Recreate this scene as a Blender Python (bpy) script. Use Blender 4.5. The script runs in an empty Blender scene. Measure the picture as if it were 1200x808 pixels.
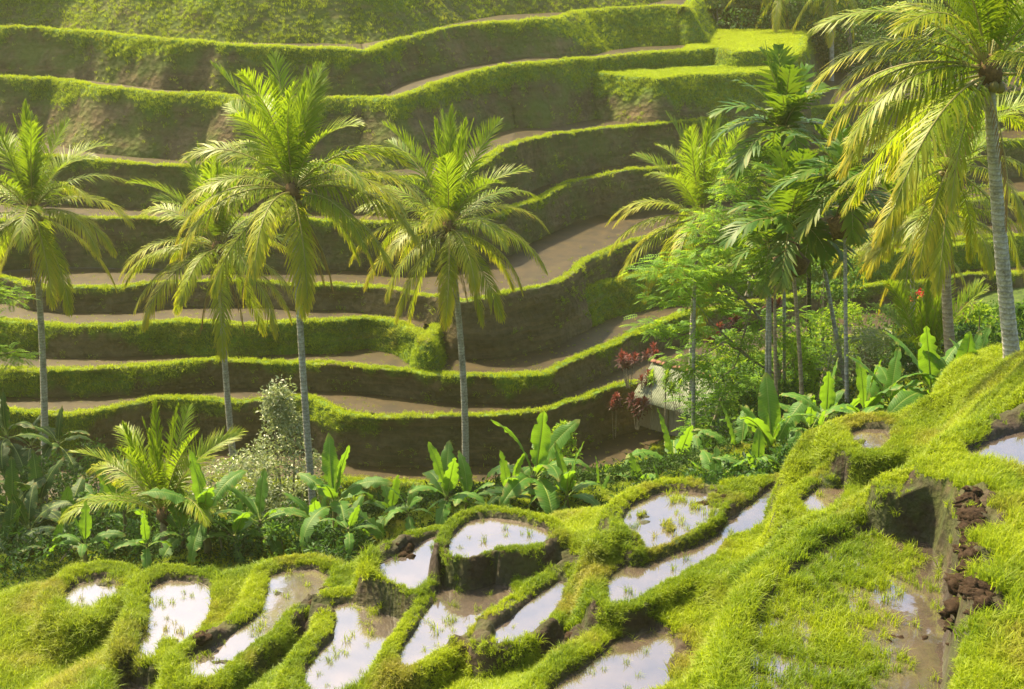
import bpy, math, random
import numpy as np
from mathutils import Vector, Matrix
random.seed(7)
PI = math.pi
SC = bpy.context.scene
COL = SC.collection
# ------------------------------------------------------------------ camera, sky, sun, exposure
CAM = np.array([0.0, 0.0, 40.0]); FPX = 1650.0; PITCH = math.radians(19)
cam_data = bpy.data.cameras.new('camera'); cam = bpy.data.objects.new('camera', cam_data); COL.objects.link(cam)
cam.location = CAM; cam.rotation_euler = (PI/2 - PITCH, 0, 0)
cam_data.sensor_width = 36; cam_data.lens = 36*FPX/1200; cam_data.clip_end = 2000; cam_data.clip_start = 0.5
SC.camera = cam
SUN_EL, SUN_AZ = math.radians(53), math.radians(-44)      # azimuth measured from +Y towards +X
world = bpy.data.worlds.new('World'); SC.world = world; world.use_nodes = True
wn = world.node_tree; sky = wn.nodes.new('ShaderNodeTexSky'); sky.sky_type = 'NISHITA'; sky.sun_disc = False
sky.sun_elevation = SUN_EL; sky.sun_rotation = SUN_AZ; sky.air_density = 1.0; sky.dust_density = 3.0; sky.ozone_density = 1.0
bg = wn.nodes['Background']; bg.inputs[1].default_value = 0.125
wn.links.new(sky.outputs[0], bg.inputs[0])
sd = bpy.data.lights.new('sun', 'SUN'); sd.energy = 5.0; sd.angle = math.radians(1.0); sd.color = (1, 0.85, 0.53)
sun = bpy.data.objects.new('sun', sd); COL.objects.link(sun)
sdir = Vector((math.sin(SUN_AZ)*math.cos(SUN_EL), math.cos(SUN_AZ)*math.cos(SUN_EL), math.sin(SUN_EL)))
sun.rotation_euler = sdir.to_track_quat('Z', 'Y').to_euler(); sun.location = (-60, 60, 120)
vs = SC.view_settings; vs.view_transform = 'Standard'; vs.look = 'None'; vs.exposure = 1.55; vs.gamma = 1
cy = SC.cycles
cy.max_bounces = 6; cy.diffuse_bounces = 3; cy.glossy_bounces = 3; cy.transmission_bounces = 4; cy.volume_bounces = 1
cy.caustics_reflective = False; cy.caustics_refractive = False; cy.use_denoising = True; cy.sample_clamp_indirect = 6

# ------------------------------------------------------------------ helpers
SP, CP = math.sin(PITCH), math.cos(PITCH)
def ray(px, py):
    px = np.asarray(px, float); py = np.asarray(py, float)
    u = (px-600)/FPX; v = (404-py)/FPX
    return np.stack([u, CP+v*SP, -SP+v*CP], -1)
def at(px, py, D):                     # the point seen at photo pixel px, py at a forward distance D
    d = ray(px, py); return CAM + d*(np.asarray(D, float)/d[..., 1])[..., None]
def atz(px, py, z):                    # the point seen at photo pixel px, py on the level z
    d = ray(px, py); return CAM + d*((z-CAM[2])/d[..., 2])[..., None]
def _hash(ix, iy, iz, seed):
    h = (ix.astype(np.int64)*374761393 + iy.astype(np.int64)*668265263 + iz.astype(np.int64)*2147483647 + seed*1274126177) & 0xffffffff
    h = ((h ^ (h >> 13))*1274126177) & 0xffffffff
    h = ((h ^ (h >> 16))*2246822519) & 0xffffffff
    return ((h ^ (h >> 15)) & 0xffffff)/float(0xffffff)
def vnoise(x, y, z=0.0, seed=0):
    x = np.asarray(x, float); y = np.asarray(y, float); z = np.zeros_like(x)+z
    ix, iy, iz = np.floor(x), np.floor(y), np.floor(z)
    fx, fy, fz = x-ix, y-iy, z-iz
    fx, fy, fz = [f*f*(3-2*f) for f in (fx, fy, fz)]
    r = 0
    for a in (0, 1):
        for b in (0, 1):
            for c in (0, 1):
                w = (fx if a else 1-fx)*(fy if b else 1-fy)*(fz if c else 1-fz)
                r = r + w*_hash(ix+a, iy+b, iz+c, seed)
    return r*2-1
def fbm(x, y, z=0.0, f=1.0, oct=3, seed=0):
    r = 0; a = 1; s = 0
    for o in range(oct):
        r = r + a*vnoise(np.asarray(x)*f, np.asarray(y)*f, np.asarray(z)*f, seed+o*17); s += a; a *= .5; f *= 2.03
    return r/s
def mesh_np(name, verts, faces, smooth=True):
    me = bpy.data.meshes.new(name)
    verts = np.asarray(verts, np.float32)
    faces = [np.asarray(f, np.int32) for f in (faces if isinstance(faces, (list, tuple)) else [faces])]
    faces = [f for f in faces if len(f)]
    me.vertices.add(len(verts)); me.vertices.foreach_set('co', verts.ravel())
    tot = np.concatenate([np.full(len(f), f.shape[1], np.int32) for f in faces])
    loops = np.concatenate([f.ravel() for f in faces])
    me.loops.add(len(loops)); me.loops.foreach_set('vertex_index', loops)
    me.polygons.add(len(tot)); me.polygons.foreach_set('loop_start', np.concatenate([[0], np.cumsum(tot)[:-1]]).astype(np.int32))
    me.polygons.foreach_set('loop_total', tot)
    me.polygons.foreach_set('use_smooth', np.full(len(tot), smooth))
    me.update(); me.validate()
    return me
def add_col(me, name, rgb):
    a = me.attributes.new(name, 'FLOAT_COLOR', 'POINT'); rgb = np.asarray(rgb, np.float32)
    out = np.ones((len(rgb), 4), np.float32); out[:, :rgb.shape[1]] = rgb; a.data.foreach_set('color', out.ravel())
def link(name, me, mats=(), parent=None, kind=None, label=None, cat=None, group=None, loc=None, rot=None, scl=None):
    o = bpy.data.objects.new(name, me); COL.objects.link(o)
    for m in (mats if isinstance(mats, (list, tuple)) else [mats]):
        if me is not None and m.name not in [x.name for x in me.materials if x]: me.materials.append(m)
    if parent is not None: o.parent = parent
    if kind: o['kind'] = kind
    if label: o['label'] = label
    if cat: o['category'] = cat
    if group: o['group'] = group
    if loc is not None: o.location = loc
    if rot is not None: o.rotation_euler = rot
    if scl is not None: o.scale = (scl,)*3 if np.isscalar(scl) else scl
    return o
def thing(name, label, cat, loc, group=None, rz=0.0):
    return link(name, None, (), None, None, label, cat, group, loc, (0, 0, rz))
def grid_faces(nr, nc):
    i = np.arange(nr*nc).reshape(nr, nc)
    return np.stack([i[:-1, :-1], i[:-1, 1:], i[1:, 1:], i[1:, :-1]], -1).reshape(-1, 4)
class MB:                              # collects vertices, faces and a colour per vertex
    def __init__(s): s.v = []; s.f3 = []; s.f4 = []; s.c = []; s.n = 0
    def add(s, v, f, c=None):
        v = np.asarray(v, float); f = np.asarray(f, int)
        s.v.append(v); (s.f4 if f.shape[1] == 4 else s.f3).append(f+s.n)
        s.c.append(np.zeros((len(v), 3)) if c is None else np.broadcast_to(np.asarray(c, float), (len(v), 3))); s.n += len(v)
    def tube(s, pts, rad, n=8, c=None, cap=True):
        pts = np.asarray(pts, float); rad = np.broadcast_to(np.asarray(rad, float), (len(pts),))
        t = np.gradient(pts, axis=0); t /= np.linalg.norm(t, axis=1)[:, None]+1e-9
        ref = np.where(np.abs(t[:, 2:3]) > .9, np.array([[1., 0, 0]]), np.array([[0, 0, 1.]]))
        a = np.cross(ref, t); a /= np.linalg.norm(a, axis=1)[:, None]+1e-9; b = np.cross(t, a)
        for i in range(1, len(a)):
            if np.dot(a[i], a[i-1]) < 0: a[i] *= -1; b[i] *= -1
        an = np.linspace(0, 2*PI, n, endpoint=False)
        ring = pts[:, None]+rad[:, None, None]*(np.cos(an)[None, :, None]*a[:, None]+np.sin(an)[None, :, None]*b[:, None])
        m = len(pts); idx = np.arange(m*n).reshape(m, n); nx = np.roll(idx, -1, 1)
        f = np.stack([idx[:-1], nx[:-1], nx[1:], idx[1:]], -1).reshape(-1, 4)
        s.add(ring.reshape(-1, 3), f, c)
        if cap:
            s.add(ring[-1], np.array([[0, k, k+1] for k in range(1, n-1)]), c)
    def box(s, lo, hi, c=None):
        x0, y0, z0 = lo; x1, y1, z1 = hi
        v = [(x0,y0,z0),(x1,y0,z0),(x1,y1,z0),(x0,y1,z0),(x0,y0,z1),(x1,y0,z1),(x1,y1,z1),(x0,y1,z1)]
        s.add(v, [(0,3,2,1),(4,5,6,7),(0,1,5,4),(1,2,6,5),(2,3,7,6),(3,0,4,7)], c)
    def mesh(s, name, smooth=True, col='tint'):
        fs = []
        if s.f4: fs.append(np.concatenate(s.f4))
        if s.f3: fs.append(np.concatenate(s.f3))
        me = mesh_np(name, np.concatenate(s.v), fs, smooth)
        add_col(me, col, np.concatenate(s.c)); return me

# ------------------------------------------------------------------ materials
class NT:
    def __init__(s, name):
        s.m = bpy.data.materials.new(name); s.m.use_nodes = True; s.t = s.m.node_tree; s.t.nodes.clear()
        s.out = s.n('ShaderNodeOutputMaterial')
    def n(s, ty, ins=None, **kw):
        nd = s.t.nodes.new(ty)
        for k, v in kw.items(): setattr(nd, k, v)
        for k, v in (ins or {}).items(): s.set(nd, k, v)
        return nd
    def set(s, nd, k, v):
        if isinstance(v, bpy.types.NodeSocket): s.t.links.new(v, nd.inputs[k])
        elif isinstance(v, bpy.types.Node): s.t.links.new(v.outputs[0], nd.inputs[k])
        else: nd.inputs[k].default_value = v
    def noise(s, scale, detail=4, vec=None, rough=.6, dist=0):
        d = {'Scale': scale, 'Detail': detail, 'Roughness': rough, 'Distortion': dist}
        if vec is not None: d['Vector'] = vec
        return s.n('ShaderNodeTexNoise', d).outputs['Fac']
    def ramp(s, fac, stops, interp='LINEAR'):
        r = s.n('ShaderNodeValToRGB', {'Fac': fac}); e = r.color_ramp.elements; r.color_ramp.interpolation = interp
        while len(e) < len(stops): e.new(.5)
        for el, (p, c) in zip(e, stops):
            el.position = p; el.color = (*c, 1) if len(c) == 3 else c
        return r.outputs[0]
    def mix(s, f, a, b, mode='MIX'):
        m = s.n('ShaderNodeMix', data_type='RGBA', blend_type=mode)
        for k, v in ((0, f), (6, a), (7, b)):
            if isinstance(v, tuple) and len(v) == 3: v = (*v, 1)
            s.set(m, k, v)
        return m.outputs[2]
    def math(s, op, a, b=0.0, c=None, clamp=False):
        m = s.n('ShaderNodeMath', operation=op, use_clamp=clamp); s.set(m, 0, a); s.set(m, 1, b)
        if c is not None: s.set(m, 2, c)
        return m.outputs[0]
    def attr(s, name, inst=False):
        return s.n('ShaderNodeAttribute', attribute_name=name, attribute_type='INSTANCER' if inst else 'GEOMETRY')
    def pos(s): return s.n('ShaderNodeNewGeometry').outputs['Position']
    def objc(s): return s.n('ShaderNodeTexCoord').outputs['Object']
    def rnd(s): return s.n('ShaderNodeObjectInfo').outputs['Random']
    def bump(s, h, strength=.5, dist=.05):
        return s.n('ShaderNodeBump', {'Height': h, 'Strength': strength, 'Distance': dist}).outputs[0]
    def done(s, sh):
        s.t.links.new(sh if isinstance(sh, bpy.types.NodeSocket) else sh.outputs[0], s.out.inputs[0]); return s.m
    def pbr(s, col, rough=.8, normal=None, spec=.3, **kw):
        p = s.n('ShaderNodeBsdfPrincipled', {'Base Color': col if not (isinstance(col, tuple) and len(col) == 3) else (*col, 1), 'Roughness': rough, 'Specular IOR Level': spec})
        if normal is not None: s.set(p, 'Normal', normal)
        return p
    def leafy(s, col, trans, fac, rough=.45, spec=.4, normal=None):   # a thin leaf: reflects and lets light through
        p = s.pbr(col, rough, normal, spec)
        t = s.n('ShaderNodeBsdfTranslucent', {'Color': trans if not (isinstance(trans, tuple) and len(trans) == 3) else (*trans, 1)})
        m = s.n('ShaderNodeMixShader', {0: fac, 1: p.outputs[0], 2: t.outputs[0]})
        return s.done(m)

def soil_mat(name, far=False):
    n = NT(name); P = n.pos(); k = .35 if far else 1.0
    big = n.noise(.5*k, 5, P); fine = n.noise(5*k, 8, P, .7); vor = n.n('ShaderNodeTexVoronoi', {'Vector': P, 'Scale': 6*k}).outputs[0]
    soil = n.ramp(n.math('ADD', n.math('MULTIPLY', big, .6), n.math('MULTIPLY', fine, .4)),
                  [(.3, (.040, .029, .014)), (.5, (.088, .065, .030)), (.62, (.16, .115, .054)), (.75, (.12, .10, .04))] if far else
                  [(.3, (.014, .009, .006)), (.48, (.036, .023, .014)), (.62, (.07, .045, .026)), (.78, (.12, .08, .048))])
    g = n.attr('tint'); sep = n.n('ShaderNodeSeparateColor', {0: g.outputs['Color']})
    gcol = n.ramp(n.noise(2.2*k, 6, P, .7), [(.3, (.045, .095, .010)), (.55, (.10, .19, .014)), (.75, (.20, .27, .02))] if far else [(.3, (.022, .045, .006)), (.55, (.05, .09, .010)), (.75, (.11, .12, .02))])  # near ground under grass kept dark, painting in the shade between blades
    m = n.mix(sep.outputs[0], soil, gcol)
    if far:
        mp = n.n('ShaderNodeMapping', {'Vector': P, 'Scale': (.12, .12, 1.4)}); st = n.noise(1.6, 6, mp.outputs[0], .7)
        m = n.mix(n.math('MULTIPLY', n.ramp(st, [(.50, (0, 0, 0)), (.68, (1, 1, 1))]), .55), m, (.20, .13, .055)); m = n.mix(n.math('MULTIPLY', n.ramp(st, [(.30, (1, 1, 1)), (.44, (0, 0, 0))]), .6), m, (.022, .016, .009))
    moss = n.math('MULTIPLY', n.ramp(n.noise(1.1*k, 5, P), [(.40, (0, 0, 0)), (.60, (1, 1, 1))]), .95 if far else .35)
    if far: moss = n.math('MULTIPLY', moss, sep.outputs[2])
    m = n.mix(moss, m, (.075, .12, .012))
    h = n.math('ADD', fine, n.math('MULTIPLY', vor, .6))
    rough = n.math('SUBTRACT', .95, n.math('MULTIPLY', sep.outputs[1], .55))
    return n.done(n.pbr(n.mix(n.math('MULTIPLY', sep.outputs[1], .5), m, (.03, .02, .013)), rough, n.bump(h, 1.0, .25 if far else .08), .25))
def water_mat(name, base, gloss, rip, scale, frk=1.0):
    n = NT(name); P = n.pos()
    h = n.noise(scale, 3, P, .5)
    nrm = n.bump(h, rip, .05)
    sp = n.noise(.8, 5, P, .65)
    col = n.ramp(sp, [(.35, tuple(c*.55 for c in base)), (.65, tuple(c*1.5 for c in base))])
    d = n.pbr(col, .55, None, .3)
    g = n.n('ShaderNodeBsdfGlossy', {'Color': (1, 1, 1, 1), 'Roughness': .035, 'Normal': nrm})
    fr = n.n('ShaderNodeFresnel', {'IOR': 1.33, 'Normal': nrm})
    f = n.math('ADD', n.math('MULTIPLY', fr, frk), gloss, clamp=True)
    return n.done(n.n('ShaderNodeMixShader', {0: f, 1: d.outputs[0], 2: g.outputs[0]}))
def grass_mat(name, a, b, dry, fac=.56, k=1.0):
    n = NT(name); t = n.attr('tint', True); sep = n.n('ShaderNodeSeparateColor', {0: t.outputs['Color']})
    v = n.attr('tint'); tip = n.n('ShaderNodeSeparateColor', {0: v.outputs['Color']}).outputs[0]
    c = n.mix(sep.outputs[0], a, b); c = n.mix(sep.outputs[1], c, dry)
    c = n.mix(n.math('MULTIPLY', tip, .45), c, b)
    return n.leafy(c, n.mix(.35, c, (.42, .50, .02)), fac, .5, .25)
M = {}
M['soil'] = soil_mat('wet brown soil'); M['bank'] = soil_mat('terrace soil', True)
M['pool'] = water_mat('paddy water', (.060, .040, .024), .20, .07, 1.6)
M['tread'] = water_mat('muddy paddy water', (.038, .0245, .007), .0, .25, .9, .10)
M['grass'] = grass_mat('short lawn grass', (.055, .15, .005), (.36, .43, .008), (.31, .22, .06))
M['hillgrass'] = grass_mat('terrace grass', (.11, .22, .008), (.36, .44, .010), (.26, .20, .05))
n = NT('dug mud'); M['mud'] = n.done(n.pbr(n.ramp(n.noise(9, 7, n.pos(), .7), [(.32, (.014, .009, .006)), (.55, (.040, .025, .015)), (.75, (.08, .053, .033))]), .95, n.bump(n.noise(30, 5, n.pos(), .7), .9, .03), .06))
M['trickle'] = NT('falling water'); M['trickle'] = M['trickle'].done(M['trickle'].pbr((.75, .78, .8), .2, None, .5))
# ------------------------------------------------------------------ the hillside across the valley: one bank and one flooded tread per terrace
XS = np.arange(-260, 1461, 3.0)
def contour(pts, drop, smooth=9):
    if not np.isscalar(drop): drop = np.asarray(drop)
    pts = np.array(pts, float); xx = np.arange(-300, 1501, 1.0)
    y = np.interp(xx, pts[:, 0], pts[:, 1]); kk = np.hanning(2*smooth+1); kk /= kk.sum()
    y = np.convolve(np.pad(y, smooth, 'edge'), kk, 'valid'); y = np.interp(XS, xx, y)
    return atz(XS, y, 40-drop)
def contour_d(pts, drop):
    pts = np.array(pts, float); D = np.interp(XS, pts[:, 0], pts[:, 1])
    d = ray(XS, np.full_like(XS, 300.)); k = D/d[:, 1]
    return np.stack([d[:, 0]*k, D, np.full_like(D, 40-drop)], -1)
def gf(*p):
    p = np.array(p, float); return np.interp(XS, p[:, 0], p[:, 1])
T = []   # contour, drop, wall bottom drop, batter, grass fraction down the wall, tread back contour, tread kind
def terr(pts, drop, bottom, batter, grass, smooth=9, rice=None, d=False):
    T.append(dict(c=contour_d(pts, drop) if d else contour(pts, drop, smooth), drop=float(np.mean(drop)), da=np.zeros(len(XS))+drop, bot=bottom, bat=np.broadcast_to(batter, XS.shape), g=grass, rice=rice))
R0 = [(-260,600),(0,596),(200,582),(300,570),(380,562),(450,566),(530,571),(620,570),(690,560),(740,543),(790,518),(850,490),(950,457),(1134,425),(1460,395)]
R1 = [(-260,478),(0,484),(84,487),(140,477),(187,467),(234,469),(278,471),(314,469),(363,469),(400,485),(450,490),(530,490),(600,487),(650,481),(661,477),(718,457),(760,448),(850,426),(950,405),(1050,390),(1134,378),(1200,376),(1460,360)]
R2 = [(-260,436),(0,434),(100,435),(160,430),(217,425),(300,425),(398,430),(470,437),(500,439),(530,441),(580,443),(640,440),(680,424),(720,405),(760,385),(800,371),(930,347),(1000,337),(1080,330),(1134,323),(1200,320),(1460,300)]
R3 = [(-260,378),(0,380),(60,382),(140,383),(200,381),(330,381),(398,380),(430,375),(470,383),(488,392),(500,404),(506,394),(516,368),(600,345),(1460,250)]
R3b = [(-260,320),(600,322),(650,330),(658,346),(664,352),(690,339),(720,330),(760,318),(850,301),(950,286),(1080,281),(1200,276),(1460,262)]
R4 = [(-260,318),(0,327),(30,335),(67,339),(140,338),(187,333),(244,332),(298,333),(398,335),(450,340),(500,350),(540,355),(580,350),(620,340),(650,335),(667,325),(690,305),(720,292),(740,284),(800,268),(950,250),(1080,240),(1200,230),(1460,210)]
R5 = [(-260,256),(0,262),(60,258),(140,257),(200,259),(325,259),(370,259),(450,262),(520,262),(580,255),(641,231),(667,217),(700,207),(741,201),(800,195),(950,180),(1200,165),(1460,150)]
R6 = [(-260,168),(0,180),(80,186),(160,194),(300,202),(430,206),(500,209),(550,200),(587,177),(647,160),(688,154),(734,149),(800,144),(850,138),(970,128),(1200,110),(1460,90)]
R6b = [(-260,80),(600,82),(720,88),(770,94),(800,90),(883,86),(912,86),(924,84),(932,62),(942,34),(970,0),(1460,-30)]
R7 = [(-260,86),(0,92),(67,95),(127,106),(187,110),(254,112),(281,117),(400,117),(463,117),(500,104),(550,87),(587,79),(600,78),(667,72),(734,65),(800,60),(838,57),(860,62),(900,61),(918,63),(930,70),(937,56),(946,30),(970,0),(1460,-30)]
R8 = [(-260,20),(0,33),(100,38),(200,48),(280,53),(400,59),(433,61),(463,50),(534,32),(614,25),(654,22),(684,14),(734,10),(800,8),(811,11),(817,-6),(826,-28),(880,-50),(1460,-80)]
R10 = [(-260,133),(0,131),(100,128),(200,124),(300,122),(440,125),(500,132),(534,137),(600,140),(684,143),(720,151),(815,160),(840,200),(1460,230)]
one = gf((0, 1)); 
terr(R0, 36.0, 39.5, .35, one)
terr(R1, 33.0, 36.8, .15, gf((0,1),(80,.9),(110,.25),(330,.3),(380,.65),(450,.5),(500,.28),(640,.3),(700,.35),(1200,.5)))
terr(R2, 31.4, 33.8, .15, gf((0,.85),(130,.75),(190,.35),(300,.2),(420,.2),(700,.22),(1200,.3)))
terr(R3, 29.55, 32.2, .25, gf((0,.8),(60,.4),(120,.35),(180,.6),(250,1.0),(300,1.3),(1200,1.3)), 5)
terr(R3b, 29.3, 32.2, .5, one*1.2, 5)
terr(R4, gf((0,28.1),(490,28.0),(580,27.5),(1200,27.5)), 32.2, .2, gf((0,.22),(140,.15),(400,.15),(560,.08),(640,.12),(1200,.3)))
terr(R5, gf((0,24.7),(540,24.6),(630,24.7),(670,24.6),(720,24.3)), 28.2, .15, gf((0,.3),(140,.25),(600,.2),(700,.12),(1200,.3)))
terr(R6, gf((0,21.2),(200,21.8),(430,22.1),(545,21.4),(610,21.0),(700,21.4),(1200,21.4)), 25.6, .2, gf((0,.3),(300,.3),(500,.3),(600,.2),(750,.25),(900,.5)))
terr(R6b, 17.9, 21.7, .55, one*.8)
terr(R7, gf((0,16.8),(200,17.3),(430,17.4),(540,16.6),(620,16.3),(700,16.7),(1200,16.6)), 23.4, gf((0,.55),(620,.5),(700,.4),(1200,.4)), gf((0,.35),(100,.6),(200,.5),(300,.4),(420,.4),(520,.6),(700,.6),(760,.85),(1200,1)), rice=(805, 960))
terr(R8, gf((0,13.3),(200,13.7),(433,14.3),(534,13.5),(1200,13.3)), 18.4, gf((0,.45),(600,.45),(680,.8),(800,.6)), gf((0,.3),(100,.3),(140,.5),(250,.3),(400,.35),(440,.25),(600,.2),(650,.6),(670,1.2),(1200,1.2)))
terr(R10, 7.0, 14.8, .85, one*1.3, d=True)
terr([(-260,128),(400,131),(700,160),(815,172),(850,230),(1460,240)], 1.5, 8, .8, one*1.3, d=True)
terr([(-260,146),(400,148),(700,178),(815,186),(850,240),(1460,250)], -5, 3, .9, one*1.3, d=True)
# the farther hillside seen past the end of the terraces
terr([(-260,330),(760,200),(800,153),(900,152),(1000,153),(1460,150)], 20.0, 23.5, .3, gf((0,.4),(930,.25),(1000,.4)), d=True)
terr([(-260,332),(760,204),(800,157),(900,156),(1000,157),(1460,154)], 17.9, 21, .4, one*.8, d=True)
terr([(-260,334),(760,208),(800,161),(900,160),(1000,161),(1460,158)], 15.2, 19, .5, one*1.2, d=True)
terr([(-260,338),(760,214),(800,166),(900,165),(1000,166),(1460,162)], 11.5, 17, .6, one*1.2, d=True)
terr([(-260,344),(760,222),(800,174),(900,172),(1000,173),(1460,168)], 5.5, 13, .8, one*1.2, d=True)
terr([(-260,354),(760,232),(800,184),(900,182),(1000,183),(1460,176)], -3, 8, .8, one*1.2, d=True)
HG_p, HG_n, HG_t, HG_s = [], [], [], []      # grass tufts of the hillside
rng = np.random.default_rng(3)
for i, t in enumerate(T):
    c = t['c']; n = len(c)
    # a little world-scale waviness, then outward (downhill) normals of the contour
    tan = np.gradient(c[:, :2], axis=0)
    for _ in range(3): tan = (np.roll(tan, 1, 0)+tan+np.roll(tan, -1, 0))/3
    tan /= np.linalg.norm(tan, axis=1)[:, None]+1e-9
    nor = np.stack([tan[:, 1], -tan[:, 0]], -1)
    s = c[:, :2]
    far = np.clip((np.linalg.norm(np.gradient(s, axis=0), axis=1)-.15)/1.0, 0, 1)
    w = fbm(s[:, 0], s[:, 1], i*3.1, .22, 3, 5)*.55
    c = c.copy(); c[:, :2] += nor*w[:, None]
    ztop = 40-t['da']; H = t['bot']-t['da']; hv = fbm(s[:, 0], s[:, 1], i, .3, 3, 9)*.18+fbm(s[:, 0], s[:, 1], i, 1.6, 2, 10)*.05
    fr = [0, .04, .1, .17, .25, .34, .43, .52, .61, .7, .8, .9, 1.0]
    rows = [(-.85, -.55), (-.62, -.04), (-.40, .08), (-.12, .10)]
    V = []; G = []
    gnoise = fbm(s[:, 0], s[:, 1], i*7, .25, 4, 31)*.55+fbm(s[:, 0], s[:, 1], i*7, 1.5, 2, 33)*.2
    for (o, dz) in rows:
        o = o+fbm(s[:, 0], s[:, 1], i+o, .8, 2, 2)*.15
        V.append(np.stack([c[:, 0]+nor[:, 0]*o, c[:, 1]+nor[:, 1]*o, ztop+dz+hv], -1)); G.append(np.ones(n)*(1 if dz > -.1 else 0))
    for f in fr:
        z = ztop+.04-f*H
        bul = fbm(s[:, 0], s[:, 1], z, .45, 4, 12+i)*.50*min(1, f*5)+vnoise(s[:, 0]*.15, z+0*s[:, 0]*3, i, 6)*.12
        gg = np.clip((t['g']*1.0+gnoise*1.35*min(1, t['g'].mean()*2.2)-(.17 if t['g'].mean() < .7 else 0) - f*H/2.9)*4+.5, 0, 1)
        gg = np.where(t['g'] > 1.05, np.clip(gg+.4, 0, 1), gg)
        o = t['bat']*f*H + bul + gg*.10
        V.append(np.stack([c[:, 0]+nor[:, 0]*o, c[:, 1]+nor[:, 1]*o, np.zeros(n)+z+hv*(1-f)], -1)); G.append(gg)
    V = np.stack(V); G = np.stack(G)
    me = mesh_np('terrace_bank', V.reshape(-1, 3), grid_faces(len(V), n)[:, ::-1])
    zl = V[..., 2]; wet = np.zeros_like(G)
    add_col(me, 'tint', np.stack([G*.9, wet, wet+(.10 if i < 6 else .5 if i < 7 else .55 if i < 8 else .7)], -1).reshape(-1, 3))
    link('terrace_bank', me, M['bank'], kind='structure')
    t['V'] = V; t['G'] = G
    # grass points: on every quad by grass value and area
    a = V[:-1, :-1]; b = V[:-1, 1:]; d = V[1:, :-1]
    cr = np.cross(b-a, d-a); area = np.linalg.norm(cr, axis=-1); nn = cr/(area[..., None]+1e-9); nn *= np.sign(nn[..., 2:3]+1e-6)
    gv = (G[:-1, :-1]+G[1:, :-1])/2; gv = np.where(gv > .3, gv, .10*np.clip(fbm(a[..., 0], a[..., 1], a[..., 2]*2, .6, 3, 41)*3+.3, 0, 1.6)*np.ones_like(gv))
    pxc = XS[:-1]; vis = ((pxc > -120) & (pxc < 1320))[None, :]
    Dd = a[..., 1]
    rim = (np.arange(len(V)-1) < 5)[:, None]
    dens = np.where(rim, 28, 20)*gv*vis*np.clip(2-(Dd/140), .35, 1.3)*(area < 4)
    cnt = rng.poisson(np.clip(area*dens, 0, 20))
    ii = np.repeat(np.arange(cnt.size), cnt.ravel()); r, q = np.unravel_index(ii, cnt.shape)
    u, v = rng.random(len(ii)), rng.random(len(ii))
    p = V[r, q]*((1-u)*(1-v))[:, None]+V[r, q+1]*(u*(1-v))[:, None]+V[r+1, q]*((1-u)*v)[:, None]+V[r+1, q+1]*(u*v)[:, None]
    HG_p.append(p); HG_n.append(nn[r, q]); HG_s.append(np.where(rim.ravel()[r], .58, .66)*(.6+.6*rng.random(len(ii))+.9*rng.random(len(ii))**7))
    br = fbm(p[:, 0], p[:, 1], p[:, 2], .25, 3, 77)*.5+.38+np.where(rim.ravel()[r], .55, 0)+(.22 if i >= 7 else 0)  # rims and upper terraces tinted brighter: backlit glow put into the grass colour
    dry = np.clip(fbm(p[:, 0], p[:, 1], p[:, 2]*1.5, .5, 3, 78)*1.6-.25, 0, .8)
    HG_t.append(np.stack([np.clip(br+rng.normal(0, .08, len(ii)), 0, 1), dry*np.where(rim.ravel()[r], .5, 1)], -1))
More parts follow.
